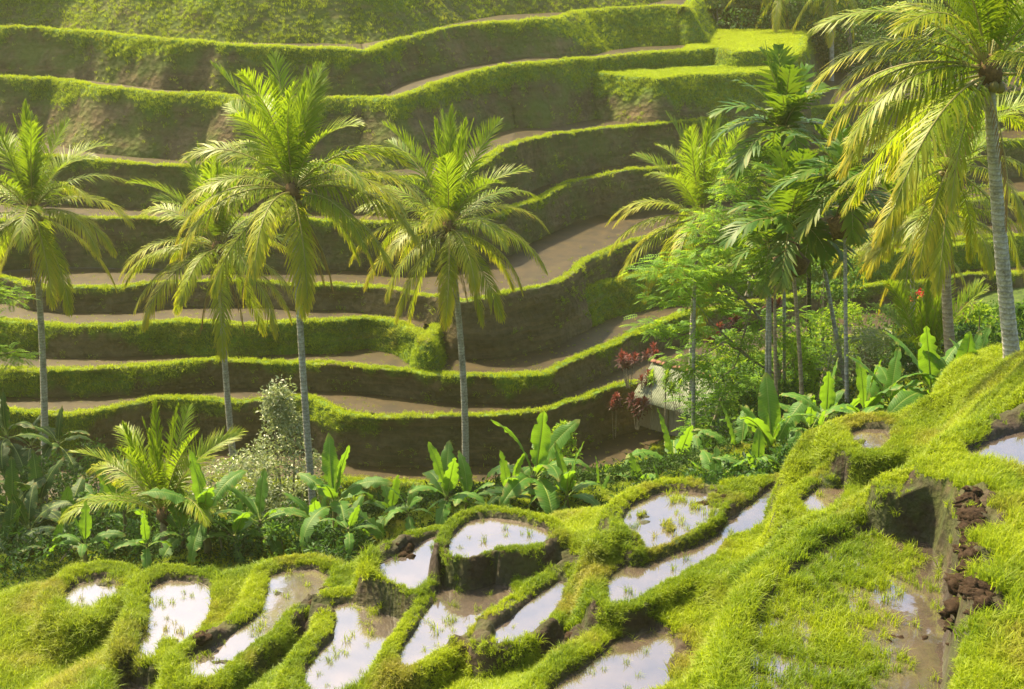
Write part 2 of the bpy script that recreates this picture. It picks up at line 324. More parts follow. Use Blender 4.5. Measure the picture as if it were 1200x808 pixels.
# treads: from just inside each rim back under the banks behind it
for i, t in enumerate(T):
    if i >= 14 and i not in (14, 15): continue
    V = t['V']; near = V[0].copy(); z = 40-t['da']-.12
    later = [T[k] for k in range(i+1, len(T)) if (k < 14) == (i < 14)]
    jb = None
    cand = [k['V'][4] for k in later if k['drop'] < t['drop']-1.0][:3]
    if not cand: continue
    back = np.stack(cand)                     # the nearest bank that is farther than this rim, plus a margin
    yb = back[..., 1]; yb = np.where(yb > near[None, :, 1]+.3, yb, 1e9); k = np.argmin(yb, 0)
    bk = back[k, np.arange(len(XS))]; d = ray(XS, np.full_like(XS, 300.)); ext = np.where(np.min(yb, 0) > 1e8, near[:, 1]+1, np.min(yb, 0)+2.0)
    if t['rice']: ext = np.where((XS > 800) & (near[:, 1] < 147), 149, np.where(XS > 800, near[:, 1]+1, ext))
    far = np.stack([d[:, 0]*ext/d[:, 1], ext, 0*ext], -1)
    rows = []
    for f in np.linspace(0, 1, 5):
        r = near*(1-f)+far*f; r[:, 2] = z; rows.append(r)
    W = np.stack(rows)
    me = mesh_np('paddy_water', W.reshape(-1, 3), grid_faces(5, len(XS))[:, ::-1])
    grassy = i >= 14 or i == 8
    if grassy: add_col(me, 'tint', np.tile([1., 0, 1.], (5*len(XS), 1)))
    link('grass_ledge' if grassy else 'paddy_water', me, M['bank'] if grassy else M['tread'], kind='structure')
    if i == 8:
        m = 3000; q0 = np.clip(np.searchsorted(XS, rng.uniform(690, 930, m)), 0, len(XS)-1); f = rng.random(m)*.9; p = near[q0]+(np.stack([0*ext, np.minimum(ext-near[:, 1], 5), 0*ext], -1))[q0]*f[:, None]; p[:, 2] = z[q0]
        HG_p.append(p); HG_n.append(np.tile([0, 0, 1.], (m, 1))); HG_s.append(.7+.4*rng.random(m)); HG_t.append(np.stack([.5+.4*rng.random(m), np.zeros(m)], -1))
    if t['rice']:                              # the bright young rice on the last terrace
        m = 5200; q = np.interp(rng.uniform(808, 946, m), XS, np.arange(len(XS))); q0 = q.astype(int); f = rng.random(m)
        p = near[q0]*(1-f)[:, None]+far[q0]*f[:, None]; p[:, 2] = z[q0]
        p[:, :2] += rng.normal(0, .12, (m, 2))
        HG_p.append(p); HG_n.append(np.tile([0, 0, 1.], (m, 1))); HG_s.append(.8+.3*rng.random(m)); HG_t.append(np.stack([np.full(m, 1.0), np.zeros(m)], -1))
    else:                                      # a few weeds along the edges of the mud
        m = 1100; q0 = rng.integers(60, len(XS)-60, m); f = rng.choice([.3, 2.6], m)*rng.random(m)
        p = near[q0]*(1-f)[:, None]+(near[q0]+[0, 1.5, 0])*f[:, None]; p[:, 2] = z[q0]
        HG_p.append(p); HG_n.append(np.tile([0, 0, 1.], (m, 1))); HG_s.append(.22+.3*rng.random(m)**2); HG_t.append(np.stack([rng.random(m)*.6, rng.random(m)*.7], -1))
HGP = [np.concatenate(a) for a in (HG_p, HG_n, HG_s, HG_t)]

# ------------------------------------------------------------------ near slope: pools, their mud dikes, the valley behind
POOLS = {   # photo outline of the water, drop below the camera, dike width, islands
 'G': ([(733,606),(745,595),(775,580),(800,577),(842,585),(838,600),(815,615),(790,625),(750,638),(742,625)], 18.35, .5, .20),
 'H': ([(918,574),(925,580),(905,598),(870,615),(845,622),(835,640),(800,662),(750,685),(722,697),(715,690),(725,672),(760,655),(800,642),(830,625),(848,612),(870,600),(895,585),(905,576)], 18.5, .55, 0),
 'A': ([(530,640),(545,618),(565,610),(600,612),(642,625),(620,632),(590,632),(560,642),(540,645)], 19.0, .45, 0),
 'B': ([(442,665),(475,650),(510,628),(512,640),(500,665),(490,683),(470,678)], 19.7, .45, 0),
 'C': ([(395,708),(440,715),(475,728),(455,755),(430,785),(410,801),(360,801),(375,775),(400,740),(402,722)], 20.5, .55, 0),
 'E': ([(520,662),(560,680),(600,690),(560,715),(545,735),(510,755),(470,775),(480,755),(500,730),(520,700)], 19.8, .45, 0),
 'F': ([(580,745),(605,725),(635,700),(665,676),(648,700),(640,722),(604,743)], 19.4, .45, 0),
 'P3': ([(325,672),(375,670),(377,694),(350,703),(330,718),(312,742),(290,752),(270,775),(240,790),(222,778),(240,765),(280,745),(312,718),(320,692)], 21.0, .55, .13),
 'P2': ([(180,683),(245,685),(243,720),(210,760),(168,763),(170,745),(183,715)], 21.7, .6, .17),
 'P1': ([(82,700),(95,685),(127,677),(130,690),(137,700),(115,707),(108,719),(90,712)], 22.2, .7, .17),
 'P0': ([(140,812),(160,790),(175,783),(172,800),(165,830),(130,840)], 22.3, .5, 0),
 'K': ([(640,830),(660,806),(700,775),(740,748),(775,738),(785,758),(772,780),(778,808),(780,840)], 19.0, .6, 0),
 'L': ([(905,700),(960,655),(1020,625),(1060,628),(1112,640),(1098,670),(1105,690),(1128,705),(1133,740),(1105,775),(1100,850),(900,850),(882,790),(890,740)], 14.3, .5, .09),
 'M': ([(1135,538),(1160,522),(1200,509),(1290,495),(1290,590),(1205,562),(1170,549)], 13.0, .7, 0),
 'J': ([(1003,506),(1040,504),(1032,515),(1015,526),(1003,517)], 15.9, .7, 0),
 'I': ([(945,592),(972,570),(982,572),(968,588),(950,598)], 16.7, .5, 0)}
ANCH = [(1200,425,36),(1100,455,37),(1000,492,38),(940,520,38.5),(935,560,37.5),(1040,570,31),(1080,540,31.2),(960,640,31),(880,690,30),(850,740,28.5),(810,790,28.5),(900,790,24),(950,700,25.8),
 (1170,600,25.5),(1180,700,22),(1185,800,19.5),(700,730,33),(620,770,33),(520,790,33.5),(740,700,33.5),(650,650,36.5),(450,740,35.3),(330,770,35.5),(300,690,38),(150,750,38),(60,720,40),(50,790,37),(200,800,36),
 (400,698,43.2),(480,682,43.8),(550,660,43),(620,640,42),(690,625,41.5),(730,605,41),(800,650,43.5),(860,640,43),(905,622,43),(945,596,43.5),(985,560,43.5),(1300,440,33),(1300,600,24),(1300,800,18),(-120,800,38),(-120,700,43),
 (940,505,55),(985,487,52),(1117,440,50),(1187,428,42),(1300,390,47),(850,545,58),(700,615,47),(600,630,47),(400,700,45.5),(250,700,45),(200,655,54),(100,690,46),(0,705,45),(-150,720,48),(1100,470,68),(950,510,68),(1300,400,80)]
def seg_dist(px, py, poly):            # distance to a closed outline and inside test
    d2 = np.full(px.shape, 1e9); ins = np.zeros(px.shape, bool); n = len(poly)
    for k in range(n):
        ax, ay = poly[k]; bx, by = poly[(k+1) % n]; ex, ey = bx-ax, by-ay
        u = np.clip(((px-ax)*ex+(py-ay)*ey)/(ex*ex+ey*ey+1e-12), 0, 1)
        d2 = np.minimum(d2, (px-ax-u*ex)**2+(py-ay-u*ey)**2)
        cond = (ay > py) != (by > py)
        with np.errstate(divide='ignore', invalid='ignore'):
            xi = ax+(py-ay)*ex/(ey if abs(ey) > 1e-12 else 1e-12)
        ins ^= cond & (px < xi)
    return np.sqrt(d2), ins
def smooth_poly(p, it=2):
    p = np.asarray(p, float)
    for _ in range(it):
        q = np.roll(p, -1, 0); p = np.stack([.75*p+.25*q, .25*p+.75*q], 1).reshape(-1, 2)
    return p
for k, (pp, drop, w, isl) in list(POOLS.items()):
    pp = smooth_poly(pp, 1); W = atz(pp[:, 0], pp[:, 1], 40-drop)[:, :2]
    e = np.roll(W, -1, 0)-np.roll(W, 1, 0); nrm = np.stack([e[:, 1], -e[:, 0]], -1); nrm /= np.linalg.norm(nrm, axis=1)[:, None]+1e-9
    ar = np.sum(W[:, 0]*np.roll(W[:, 1], -1)-np.roll(W[:, 0], -1)*W[:, 1])
    if ar < 0: nrm = -nrm
    W = W+np.where(nrm[:, 1:2] < 0, nrm*np.array([[0.0, .5]]), 0)      # the near dike hides a strip of water
    POOLS[k] = (W, 40-drop, w, isl)
A3 = at(np.array([a[0] for a in ANCH]), np.array([a[1] for a in ANCH]), np.array([a[2] for a in ANCH]))
extra = np.array([(0,12,30.5),(-15,14,29),(15,10,31.5),(0,2,35),(-20,0,33),(20,0,36),(0,-20,39),(-40,-20,38),(40,-20,39),(-45,30,13),(-45,50,7),(-60,70,4),(45,30,29),(50,50,27),(60,75,12),(0,80,2),(-30,80,2.5),(30,84,3),(-70,90,2),(70,95,8),(0,110,0),(-80,120,0),(80,120,2),*[(xx,yy,2.5+.03*xx) for yy in (62,68,74,80) for xx in (-40,-32,-24,-16,-8,0,8)],(14,78,2.5),(20,84,3),(-8,17,24.5),(-14,24,19.5),(0,22,22.5)], float)
pc = np.array([[W[:, 0].mean(), W[:, 1].mean(), z+.1] for (W, z, w, i) in POOLS.values()])
A3 = np.concatenate([A3, extra, pc])
def base_h(x, y):
    num = 0; den = 0
    for (ax, ay, az) in A3:
        wgt = 1/(((x-ax)**2+(y-ay)**2)+.8)**2.3
        num = num+wgt*az; den = den+wgt
    return num/den
xs = np.concatenate([np.linspace(-130, -26, 40)[:-1], np.arange(-26, 26, .105), np.linspace(26, 130, 40)])
ys = np.concatenate([np.linspace(-40, 15, 30)[:-1], np.arange(15, 47, .105), np.linspace(47, 125, 120)])
GX, GY = np.meshgrid(xs, ys)
Z = base_h(GX, GY)
Z += fbm(GX, GY, 0, .6, 4, 21)*.28
near = (np.abs(GX) < 27) & (GY > 14) & (GY < 48)
wob = fbm(GX, GY, 0, .9, 3, 41)*.20+fbm(GX, GY, 0, 3.0, 2, 42)*.06
top = fbm(GX, GY, 0, .7, 3, 43)*.10+fbm(GX, GY, 0, 4, 2, 44)*.035
cap = np.full(Z.shape, 1e9); dk = np.full(Z.shape, -1e9); inside = np.zeros(Z.shape, bool); floor = np.full(Z.shape, -1e9)
POOLID = np.full(Z.shape, -1); DMIN = np.full(Z.shape, 1e9); dkn = np.full(Z.shape, -1e9)
for j, (k, (W, z, w, isl)) in enumerate(POOLS.items()):
    d, ins = seg_dist(GX, GY, W)
    sd_ = np.where(ins, -d, d)+wob*.7-.13
    cap = np.minimum(cap, z+.08+top+.10*np.clip(sd_-.15, 0, 1.3)+1.3*np.maximum(sd_-1.45, 0))
    prof = z+.15+top - .10*np.clip((.14-sd_)/.14, 0, 1)**2*3 - 3.0*np.maximum(sd_-w, 0)
    prof = np.where(sd_ > 0.02, prof, -1e9)
    dk = np.maximum(dk, prof)
    dkn = np.maximum(dkn, np.where(sd_ > .02, z+.15+top-7*np.maximum(sd_-.22, 0), -1e9))
    i_ = sd_ <= 0.02; inside |= i_
    fl = z-.16+fbm(GX, GY, 0, 1.3, 4, 60+j)*isl*2.6 if isl else np.full(Z.shape, z-.16)
    floor = np.where(i_, fl, floor); POOLID = np.where(i_, j, POOLID); DMIN = np.minimum(DMIN, np.abs(sd_))
# free-standing ridges: (photo x, y, drop) along the crest, half width
RIDGES = [([(1030,592,13.95),(1055,566,13.25),(1100,549,12.85),(1140,556,12.75),(1162,585,12.6),(1172,640,12.6),(1172,700,12.6),(1170,770,12.6),(1168,840,12.6)], .6, 8.0),
          ([(938,575,17.0),(938,540,16.55),(955,512,16.2),(985,502,16.0),(1003,515,15.9),(995,535,16.1),(975,553,16.4),(950,572,16.8)], .28, 3.0),
          ([(700,640,18.0),(718,622,17.9),(735,625,17.95),(742,640,18.1)], .3, 3.0)]
rd = np.full(Z.shape, -1e9)
for pts, hw, st in RIDGES:
    P3 = np.array([atz(a, b, 40-c) for a, b, c in pts])
    for k in range(len(P3)-1):
        a, b = P3[k], P3[k+1]; e = b-a
        u = np.clip(((GX-a[0])*e[0]+(GY-a[1])*e[1])/(e[0]**2+e[1]**2), 0, 1)
        d = np.hypot(GX-a[0]-u*e[0], GY-a[1]-u*e[1])+wob*.6
        rd = np.maximum(rd, a[2]+u*e[2]+top-st*np.maximum(d-hw, 0))
Zo = np.maximum(np.minimum(Z, cap), dk)
Zi = np.maximum(floor, dkn)
Z2 = np.where(inside, Zi, Zo); Z2 = np.where(near, np.maximum(Z2, rd), Z2)
# bare mud with clods
MUD = [(1138,690,14.1,.45),(1136,655,14.0,.35),(1136,735,14.1,.5),(1136,785,14.0,.5),(655,785,20.2,.8),(680,772,19.9,.5),(590,778,20.4,.8),(512,780,21,.7),(372,715,21.2,.8),(365,735,21.2,.6),(470,650,19.7,.5),(1175,488,12.9,1.0),(1190,505,12.8,.6),(690,640,18.6,.5),(530,792,21,.5),(840,560,18,.5),(255,800,22.3,.6),(660,645,18.9,.5),(780,770,19.2,.8),(950,700,14.4,.5)]
mud = np.zeros(Z.shape)
for a, b, c, r in MUD:
    p = atz(a, b, 40-c); d = np.hypot((GX-p[0]), (GY-p[1])*.8)
    mud = np.maximum(mud, np.clip(1.5-d/r+fbm(GX, GY, 0, 1.2, 2, 90)*.7, 0, 1))
Z2 = Z2+mud*np.where(inside & (np.arange(len(POOLS))[POOLID] != list(POOLS).index('L')), 0, 1)*(np.abs(fbm(GX, GY, 0, 1.8, 4, 95))*.55-.02)*near
ZG = Z2
gy_, gx_ = np.gradient(ZG)
dxs = np.gradient(xs); dys = np.gradient(ys)
NX = -gx_/dxs[None, :]; NY = -gy_/dys[:, None]; NZ = 1/np.sqrt(NX**2+NY**2+1)
waterz = np.full(Z.shape, -1e9)
for j, (W, z, w, i) in enumerate(POOLS.values()): waterz = np.where(POOLID == j, z, waterz)
above = np.clip((ZG-waterz-.02)/.1, 0, 1)
WALLS = [(450,705,20,.9),(420,700,20.2,.8),(480,712,20.2,.7),(575,665,19.4,1.0),(605,665,19.4,.8),(545,655,19.4,.8),(1100,595,13.6,1.3),(1130,600,13.5,.7),(1070,590,13.8,.8),(1122,680,14.1,.8),(1122,740,14.1,.8),(205,795,22,.6),(295,785,21.2,.6),(700,625,18.6,.5),(785,772,18.9,.7),(310,705,21.2,.4)]
wz = np.zeros(Z.shape)
for a, b, c, r in WALLS:
    p = atz(a, b, 40-c); wz = np.maximum(wz, np.clip(1.6-np.hypot(GX-p[0], GY-p[1])/r+wob*.8, 0, 1))
steep_ok = np.clip((NZ-.22+wob*.35)*5, 0, 1)*(1-wz)+np.clip((NZ-.58)*5, 0, 1)*wz
gmask = steep_ok*above*(1-np.clip(mud*1.3, 0, 1))
bare = np.clip(fbm(GX, GY, 0, .5, 4, 70)*2.4-.72, 0, 1)
gmask *= 1-bare*.8
ew = .12+.26*np.clip(-NY*1.5, 0, 1)*np.clip(.6+wob*4, 0, 1); edge = np.clip((ew-DMIN)/ew, 0, 1)*(~inside)       # dark wet lip of the dikes at the water
gmask *= 1-np.clip(edge*2.5, 0, 1)
GM = gmask
me = mesh_np('ground', np.stack([GX, GY, ZG], -1).reshape(-1, 3), grid_faces(len(ys), len(xs)))
wet = np.clip(np.clip((.35-(ZG-waterz))/.35, 0, 1)*.8+edge*.6+mud*.25, 0, 1)
add_col(me, 'tint', np.stack([GM*.85, wet, 0*wet], -1).reshape(-1, 3))
link('ground', me, M['soil'], kind='structure')
def bil(A, x, y):
    i = np.clip(np.searchsorted(xs, x)-1, 0, len(xs)-2); j = np.clip(np.searchsorted(ys, y)-1, 0, len(ys)-2)
    u = np.clip((x-xs[i])/(xs[i+1]-xs[i]), 0, 1); v = np.clip((y-ys[j])/(ys[j+1]-ys[j]), 0, 1)
    return A[j, i]*(1-u)*(1-v)+A[j, i+1]*u*(1-v)+A[j+1, i]*(1-u)*v+A[j+1, i+1]*u*v
def gz(x, y): return float(bil(ZG, np.array([x]), np.array([y]))[0])
for k, (W, z, w, isl) in POOLS.items():
    c = W.mean(0); e = np.roll(W, -1, 0)-np.roll(W, 1, 0); nr = np.stack([e[:, 1], -e[:, 0]], -1); nr /= np.linalg.norm(nr, axis=1)[:, None]+1e-9
    ar = np.sum(W[:, 0]*np.roll(W[:, 1], -1)-np.roll(W[:, 0], -1)*W[:, 1]); nr = nr if ar > 0 else -nr
    q = W+nr*.22
    me = bpy.data.meshes.new('paddy_water'); ring = list(range(len(q))) if ar > 0 else list(range(len(q)))[::-1]
    me.from_pydata([(a, b, z) for a, b in q], [], [ring]); me.update()
    link('paddy_water', me, M['pool'], kind='structure')
# ------------------------------------------------------------------ grass: tufts set out on points
def tuft(name, nb, h, spread, w, bend, seed):
    r = np.random.default_rng(seed); mb = MB()
    for k in range(nb):
        a = r.uniform(0, 2*PI); rad = spread*math.sqrt(r.random()); p = np.array([math.cos(a)*rad, math.sin(a)*rad, -.03])
        hh = h*r.uniform(.55, 1.15); az = r.uniform(0, 2*PI); l = np.array([math.cos(az), math.sin(az), 0]); b = bend*r.uniform(.3, 1.4)
        sd = np.array([-l[1], l[0], 0])*w*r.uniform(.7, 1.3)
        m = p+np.array([0, 0, hh*.6])+l*hh*b*.25; t = p+np.array([0, 0, hh*(1-.25*b)])+l*hh*b*.8
        mb.add([p-sd, p+sd, m+sd*.8, m-sd*.8, t], [(0, 1, 2, 3)], [(0, 0, 0), (0, 0, 0), (.5, 0, 0), (.5, 0, 0), (1, 0, 0)])
        mb.add([m-sd*.8, m+sd*.8, t], [(0, 1, 2)], [(.5, 0, 0), (.5, 0, 0), (1, 0, 0)])
    return mb.mesh(name, True)
def tuft_coll(name, meshes, mat):
    c = bpy.data.collections.new(name)
    for k, me in enumerate(meshes):
        me.materials.append(mat); o = bpy.data.objects.new('%s %02d' % (name, k), me); c.objects.link(o)
    return c
def scatter(name, pts, nrm, scl, tint, coll, nidx, tilt=.5, seed=1):
    r = np.random.default_rng(seed); n = len(pts)
    me = bpy.data.meshes.new(name); me.vertices.add(n); me.vertices.foreach_set('co', np.asarray(pts, np.float32).ravel())
    up = np.asarray(nrm)*tilt+np.array([0, 0, 1])*(1-tilt); up += r.normal(0, .10, (n, 3)); up /= np.linalg.norm(up, axis=1)[:, None]
    # euler XYZ that takes Z to up after a random turn about Z
    yaw = r.uniform(0, 2*PI, n); rx = np.arcsin(np.clip(-up[:, 1], -1, 1)); ry = np.arctan2(up[:, 0], up[:, 2])
    rots = []
    from mathutils import Euler
    cx, sx, cyy, sy, cz, szz = np.cos(rx), np.sin(rx), np.cos(ry), np.sin(ry), np.cos(yaw), np.sin(yaw)
    zero = np.zeros(n); onev = np.ones(n)
    Ry = np.stack([np.stack([cyy, zero, sy], -1), np.stack([zero, onev, zero], -1), np.stack([-sy, zero, cyy], -1)], 1)
    Rx = np.stack([np.stack([onev, zero, zero], -1), np.stack([zero, cx, -sx], -1), np.stack([zero, sx, cx], -1)], 1)
    Rz = np.stack([np.stack([cz, -szz, zero], -1), np.stack([szz, cz, zero], -1), np.stack([zero, zero, onev], -1)], 1)
    R = Ry @ Rx @ Rz
    ey = np.arcsin(np.clip(-R[:, 2, 0], -1, 1)); ex = np.arctan2(R[:, 2, 1], R[:, 2, 2]); ez = np.arctan2(R[:, 1, 0], R[:, 0, 0])
    a = me.attributes.new('rot', 'FLOAT_VECTOR', 'POINT'); a.data.foreach_set('vector', np.stack([ex, ey, ez], -1).astype(np.float32).ravel())
    a = me.attributes.new('scl', 'FLOAT', 'POINT'); a.data.foreach_set('value', np.asarray(scl, np.float32))
    a = me.attributes.new('idx', 'INT', 'POINT'); a.data.foreach_set('value', r.integers(0, nidx, n).astype(np.int32))
    tt = np.ones((n, 4), np.float32); tt[:, :2] = tint; a = me.attributes.new('tint', 'FLOAT_COLOR', 'POINT'); a.data.foreach_set('color', tt.ravel())
    g = bpy.data.node_groups.new(name+' nodes', 'GeometryNodeTree')
    g.interface.new_socket('Geometry', in_out='INPUT', socket_type='NodeSocketGeometry'); g.interface.new_socket('Geometry', in_out='OUTPUT', socket_type='NodeSocketGeometry')
    N = g.nodes; L = g.links
    gi = N.new('NodeGroupInput'); go = N.new('NodeGroupOutput'); ip = N.new('GeometryNodeInstanceOnPoints'); ci = N.new('GeometryNodeCollectionInfo')
    ci.inputs[0].default_value = coll; ci.inputs[1].default_value = True; ci.inputs[2].default_value = True
    def na(nm, ty):
        k = N.new('GeometryNodeInputNamedAttribute'); k.data_type = ty; k.inputs[0].default_value = nm; return k
    L.new(gi.outputs[0], ip.inputs['Points']); L.new(ci.outputs[0], ip.inputs['Instance']); ip.inputs['Pick Instance'].default_value = True
    L.new(na('idx', 'INT').outputs[0], ip.inputs['Instance Index'])
    e2r = N.new('FunctionNodeEulerToRotation'); L.new(na('rot', 'FLOAT_VECTOR').outputs[0], e2r.inputs[0]); L.new(e2r.outputs[0], ip.inputs['Rotation'])
    L.new(na('scl', 'FLOAT').outputs[0], ip.inputs['Scale']); L.new(ip.outputs[0], go.inputs[0])
    o = link(name, me, (), kind='stuff'); md = o.modifiers.new('grass', 'NODES'); md.node_group = g
    return o
lawn = tuft_coll('lawn tuft', [tuft('lawn tuft', 15, .20, .10, .0075, .8, s) for s in range(4)], M['grass'])
tall = tuft_coll('tall tuft', [tuft('tall tuft', 20, .42, .14, .010, .9, 10+s) for s in range(4)], M['grass'])
hillt = tuft_coll('terrace tuft', [tuft('terrace tuft', 16, .32, .26, .016, .75, 20+s) for s in range(4)], M['hillgrass'])
scatter('terrace_grass', HGP[0], HGP[1], HGP[2], HGP[3], hillt, 4, .55, 5)
rg = np.random.default_rng(11)
def sample(n, x0, x1, y0, y1): 
    x = rg.uniform(x0, x1, n); y = rg.uniform(y0, y1, n); return x, y
def grass_pts(n, x0, x1, y0, y1, fn):
    x, y = sample(n, x0, x1, y0, y1); z = bil(ZG, x, y); g = bil(GM, x, y); nz = bil(NZ, x, y)
    # keep those the picture could see, with a margin
    rel = np.stack([x, y, z], -1)-CAM; dep = rel[:, 1]*CP-rel[:, 2]*SP; px = 600+FPX*rel[:, 0]/dep; py = 404-FPX*(rel[:, 1]*SP+rel[:, 2]*CP)/dep
    k = (px > -160) & (px < 1360) & (py < 960)
    p, s = fn(x, y, z, g, nz, px, py)
    k &= rg.random(n) < p
    nr = np.stack([bil(NX, x, y), bil(NY, x, y), np.ones(n)], -1); nr /= np.linalg.norm(nr, axis=1)[:, None]
    return np.stack([x, y, z], -1)[k], nr[k], s[k], px[k], py[k]
TALLZ = [(60,780,170,110,1.0),(190,800,60,40,.5),(1195,690,60,190,1.0),(905,730,110,80,.75),(850,790,80,60,.8),(980,620,90,50,.45),(640,765,120,35,.45),(420,650,50,35,.9),(410,790,50,40,.5),(960,790,100,60,.5),(1185,560,60,45,.9),(270,690,40,40,.6),(100,760,70,40,.8),(760,730,80,30,.5)]
def tallness(px, py):
    t = np.zeros_like(px)
    for a, b, rx, ry, s in TALLZ: t = np.maximum(t, s*np.clip(1.3-np.hypot((px-a)/rx, (py-b)/ry), 0, 1))
    return t
def f_lawn(x, y, z, g, nz, px, py):
    return np.clip(g, 0, 1)*np.clip(1-tallness(px, py)*.5, .2, 1)*np.clip(1/np.maximum(nz, .2), 1, 3.2)/2.2, (.65+.7*rg.random(len(x)))*(1+.35*fbm(x, y, 0, .8, 2, 15))*np.clip(.55+.6*bil(DMIN, x, y), .55, 1.15)
def tints(p, s, lo=.5):
    t = fbm(p[:, 0], p[:, 1], 0, .45, 3, 51)*.95+fbm(p[:, 0], p[:, 1], 0, 2.5, 2, 52)*.25+lo+rg.normal(0, .14, len(p))
    d = np.clip(fbm(p[:, 0], p[:, 1], 0, .7, 3, 53)*1.7-.22+.2*vnoise(p[:, 0]*3, p[:, 1]*3, 0, 55)+rg.normal(0, .1, len(p)), 0, .85)
    return np.stack([np.clip(t, 0, 1), d], -1)
p, nr, s, px, py = grass_pts(800000, -21, 20, 17, 50, f_lawn)
scatter('lawn_grass', p, nr, s, tints(p, s), lawn, 4, .55, 6)
NL = len(p)
jL = list(POOLS).index('L')
PID = POOLID.astype(float)
def f_tall(x, y, z, g, nz, px, py):
    t = tallness(px, py)
    return np.clip(g*1.2, 0, 1)*np.clip(t+.06, 0, 1), (.55+.6*rg.random(len(x)))*(.55+.6*t)
p1, n1, s1, _, _ = grass_pts(260000, -21, 20, 17, 50, f_tall)
def f_weed(x, y, z, g, nz, px, py):      # loose weeds and young rice standing in the near pools
    i = np.clip(np.searchsorted(xs, x)-1, 0, len(xs)-1); j = np.clip(np.searchsorted(ys, y)-1, 0, len(ys)-1); pid = POOLID[j, i]
    pL = (pid == jL)*np.clip(1.1+fbm(x, y, 0, .7, 3, 99)*1.5-np.clip((px-1000)/75, 0, 1.15)-np.clip((py-700)/80, 0, .5)*(px > 900), 0.04, 1)
    oth = np.isin(pid, [list(POOLS).index(k) for k in ('P1', 'P2', 'P3', 'G', 'C')])*np.clip(fbm(x, y, 0, 1.2, 3, 98)-.12, 0, 1)*.5
    oth = np.maximum(oth, 0.014*((pid >= 0) & (pid != jL)))
    return pL*.8+oth, .40+.45*rg.random(len(x))
p2, n2, s2, _, _ = grass_pts(160000, -21, 20, 17, 50, f_weed)
for W_, z_, w_, i_ in POOLS.values():
    m_ = seg_dist(p2[:, 0], p2[:, 1], W_)[1]; p2[m_, 2] = np.maximum(p2[m_, 2], z_-.04)
P_ = np.concatenate([p1, p2]); scatter('tall_grass', P_, np.concatenate([n1, n2]), np.concatenate([s1, s2]), tints(P_, None, .42), tall, 4, .3, 8)
print('tufts', len(HGP[0]), NL, len(P_))
# ------------------------------------------------------------------ plant materials
def frond_mat(name, g0, g1, yel, fac=.42, rough=.46, spec=.26):
    n = NT(name); a = n.attr('tint'); s = n.n('ShaderNodeSeparateColor', {0: a.outputs['Color']})
    v = n.math('ADD', n.math('MULTIPLY', s.outputs[1], .6), n.math('MULTIPLY', n.rnd(), .4))
    c = n.mix(v, g0, g1); c = n.mix(s.outputs[0], c, yel); c = n.mix(s.outputs[2], c, (.34, .30, .10))
    return n.leafy(c, n.mix(.4, c, (.38, .54, .012)), fac, rough, spec)
M['frond'] = frond_mat('coconut leaflets', (.055, .135, .005), (.22, .32, .010), (.56, .40, .015), .45)
M['areca'] = frond_mat('areca leaflets', (.022, .085, .006), (.075, .17, .010), (.40, .25, .02), .38, .45, .2)
M['dead'] = frond_mat('dead leaflets', (.16, .075, .03), (.27, .15, .06), (.30, .15, .05), .15, .7, .1)
def trunk_mat(name, c0, c1, c2, sc=1.0):
    n = NT(name); P = n.objc(); z = n.n('ShaderNodeSeparateXYZ', {0: P}).outputs[2]
    a = n.noise(3*sc, 6, P, .7); b = n.noise(14*sc, 4, P, .6)
    ring = n.math('SINE', n.math('ADD', n.math('MULTIPLY', z, 36), n.math('MULTIPLY', a, 6)))
    c = n.ramp(n.math('ADD', n.math('MULTIPLY', a, .6), n.math('MULTIPLY', b, .4)), [(.36, c0), (.5, c1), (.66, c2)])
    c = n.mix(n.math('MULTIPLY', n.ramp(ring, [(.55, (0, 0, 0)), (.95, (1, 1, 1))]), .45), c, c0)
    return n.done(n.pbr(c, .85, n.bump(n.math('ADD', n.math('MULTIPLY', ring, .4), b), .6, .03), .2))
M['trunk'] = trunk_mat('pale palm bark', (.16, .14, .10), (.36, .33, .25), (.54, .51, .41))
M['warmtrunk'] = trunk_mat('brown palm bark', (.16, .11, .06), (.35, .26, .15), (.46, .37, .23))
M['darktrunk'] = trunk_mat('dark palm bark', (.018, .018, .012), (.045, .042, .022), (.07, .075, .03))
M['twig'] = trunk_mat('grey brown twig', (.13, .10, .07), (.28, .23, .16), (.42, .38, .28), 2)
def plain(name, c0, c1, rough=.7, sc=4, spec=.3):
    n = NT(name); return n.done(n.pbr(n.ramp(n.noise(sc, 5, n.objc(), .65), [(.35, c0), (.65, c1)]), rough, n.bump(n.noise(sc*4, 3, n.objc()), .4, .02), spec))
M['nut'] = plain('green brown coconut', (.10, .09, .02), (.22, .17, .04), .5)
M['fibre'] = plain('palm fibre', (.06, .035, .015), (.19, .11, .04), .9, 9)
M['shaft'] = plain('green crown shaft', (.07, .15, .025), (.14, .22, .05), .4)
def banana_mat(name, c0, c1, tr, fac):
    n = NT(name); a = n.attr('tint'); s = n.n('ShaderNodeSeparateColor', {0: a.outputs['Color']})
    c = n.mix(n.math('ADD', n.math('MULTIPLY', n.rnd(), .6), n.math('MULTIPLY', n.noise(3, 4, n.objc()), .4)), c0, c1)
    vein = n.math('SINE', n.math('MULTIPLY', s.outputs[1], 190))
    c = n.mix(n.math('MULTIPLY', n.math('ADD', vein, 1), .09), c, (.28, .36, .06))
    c = n.mix(s.outputs[2], c, (.30, .36, .08)); c = n.mix(n.math('MULTIPLY', s.outputs[0], .6), c, (.30, .20, .05))
    return n.leafy(c, tr, fac, .5, .2, n.bump(vein, .25, .02))
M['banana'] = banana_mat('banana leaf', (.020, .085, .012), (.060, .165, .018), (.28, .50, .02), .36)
M['bananashade'] = banana_mat('broad leaf with painted shade', (.008, .036, .007), (.020, .066, .010), (.08, .18, .015), .2)  # darker copy of the banana leaf; thicket shade is put into its colour
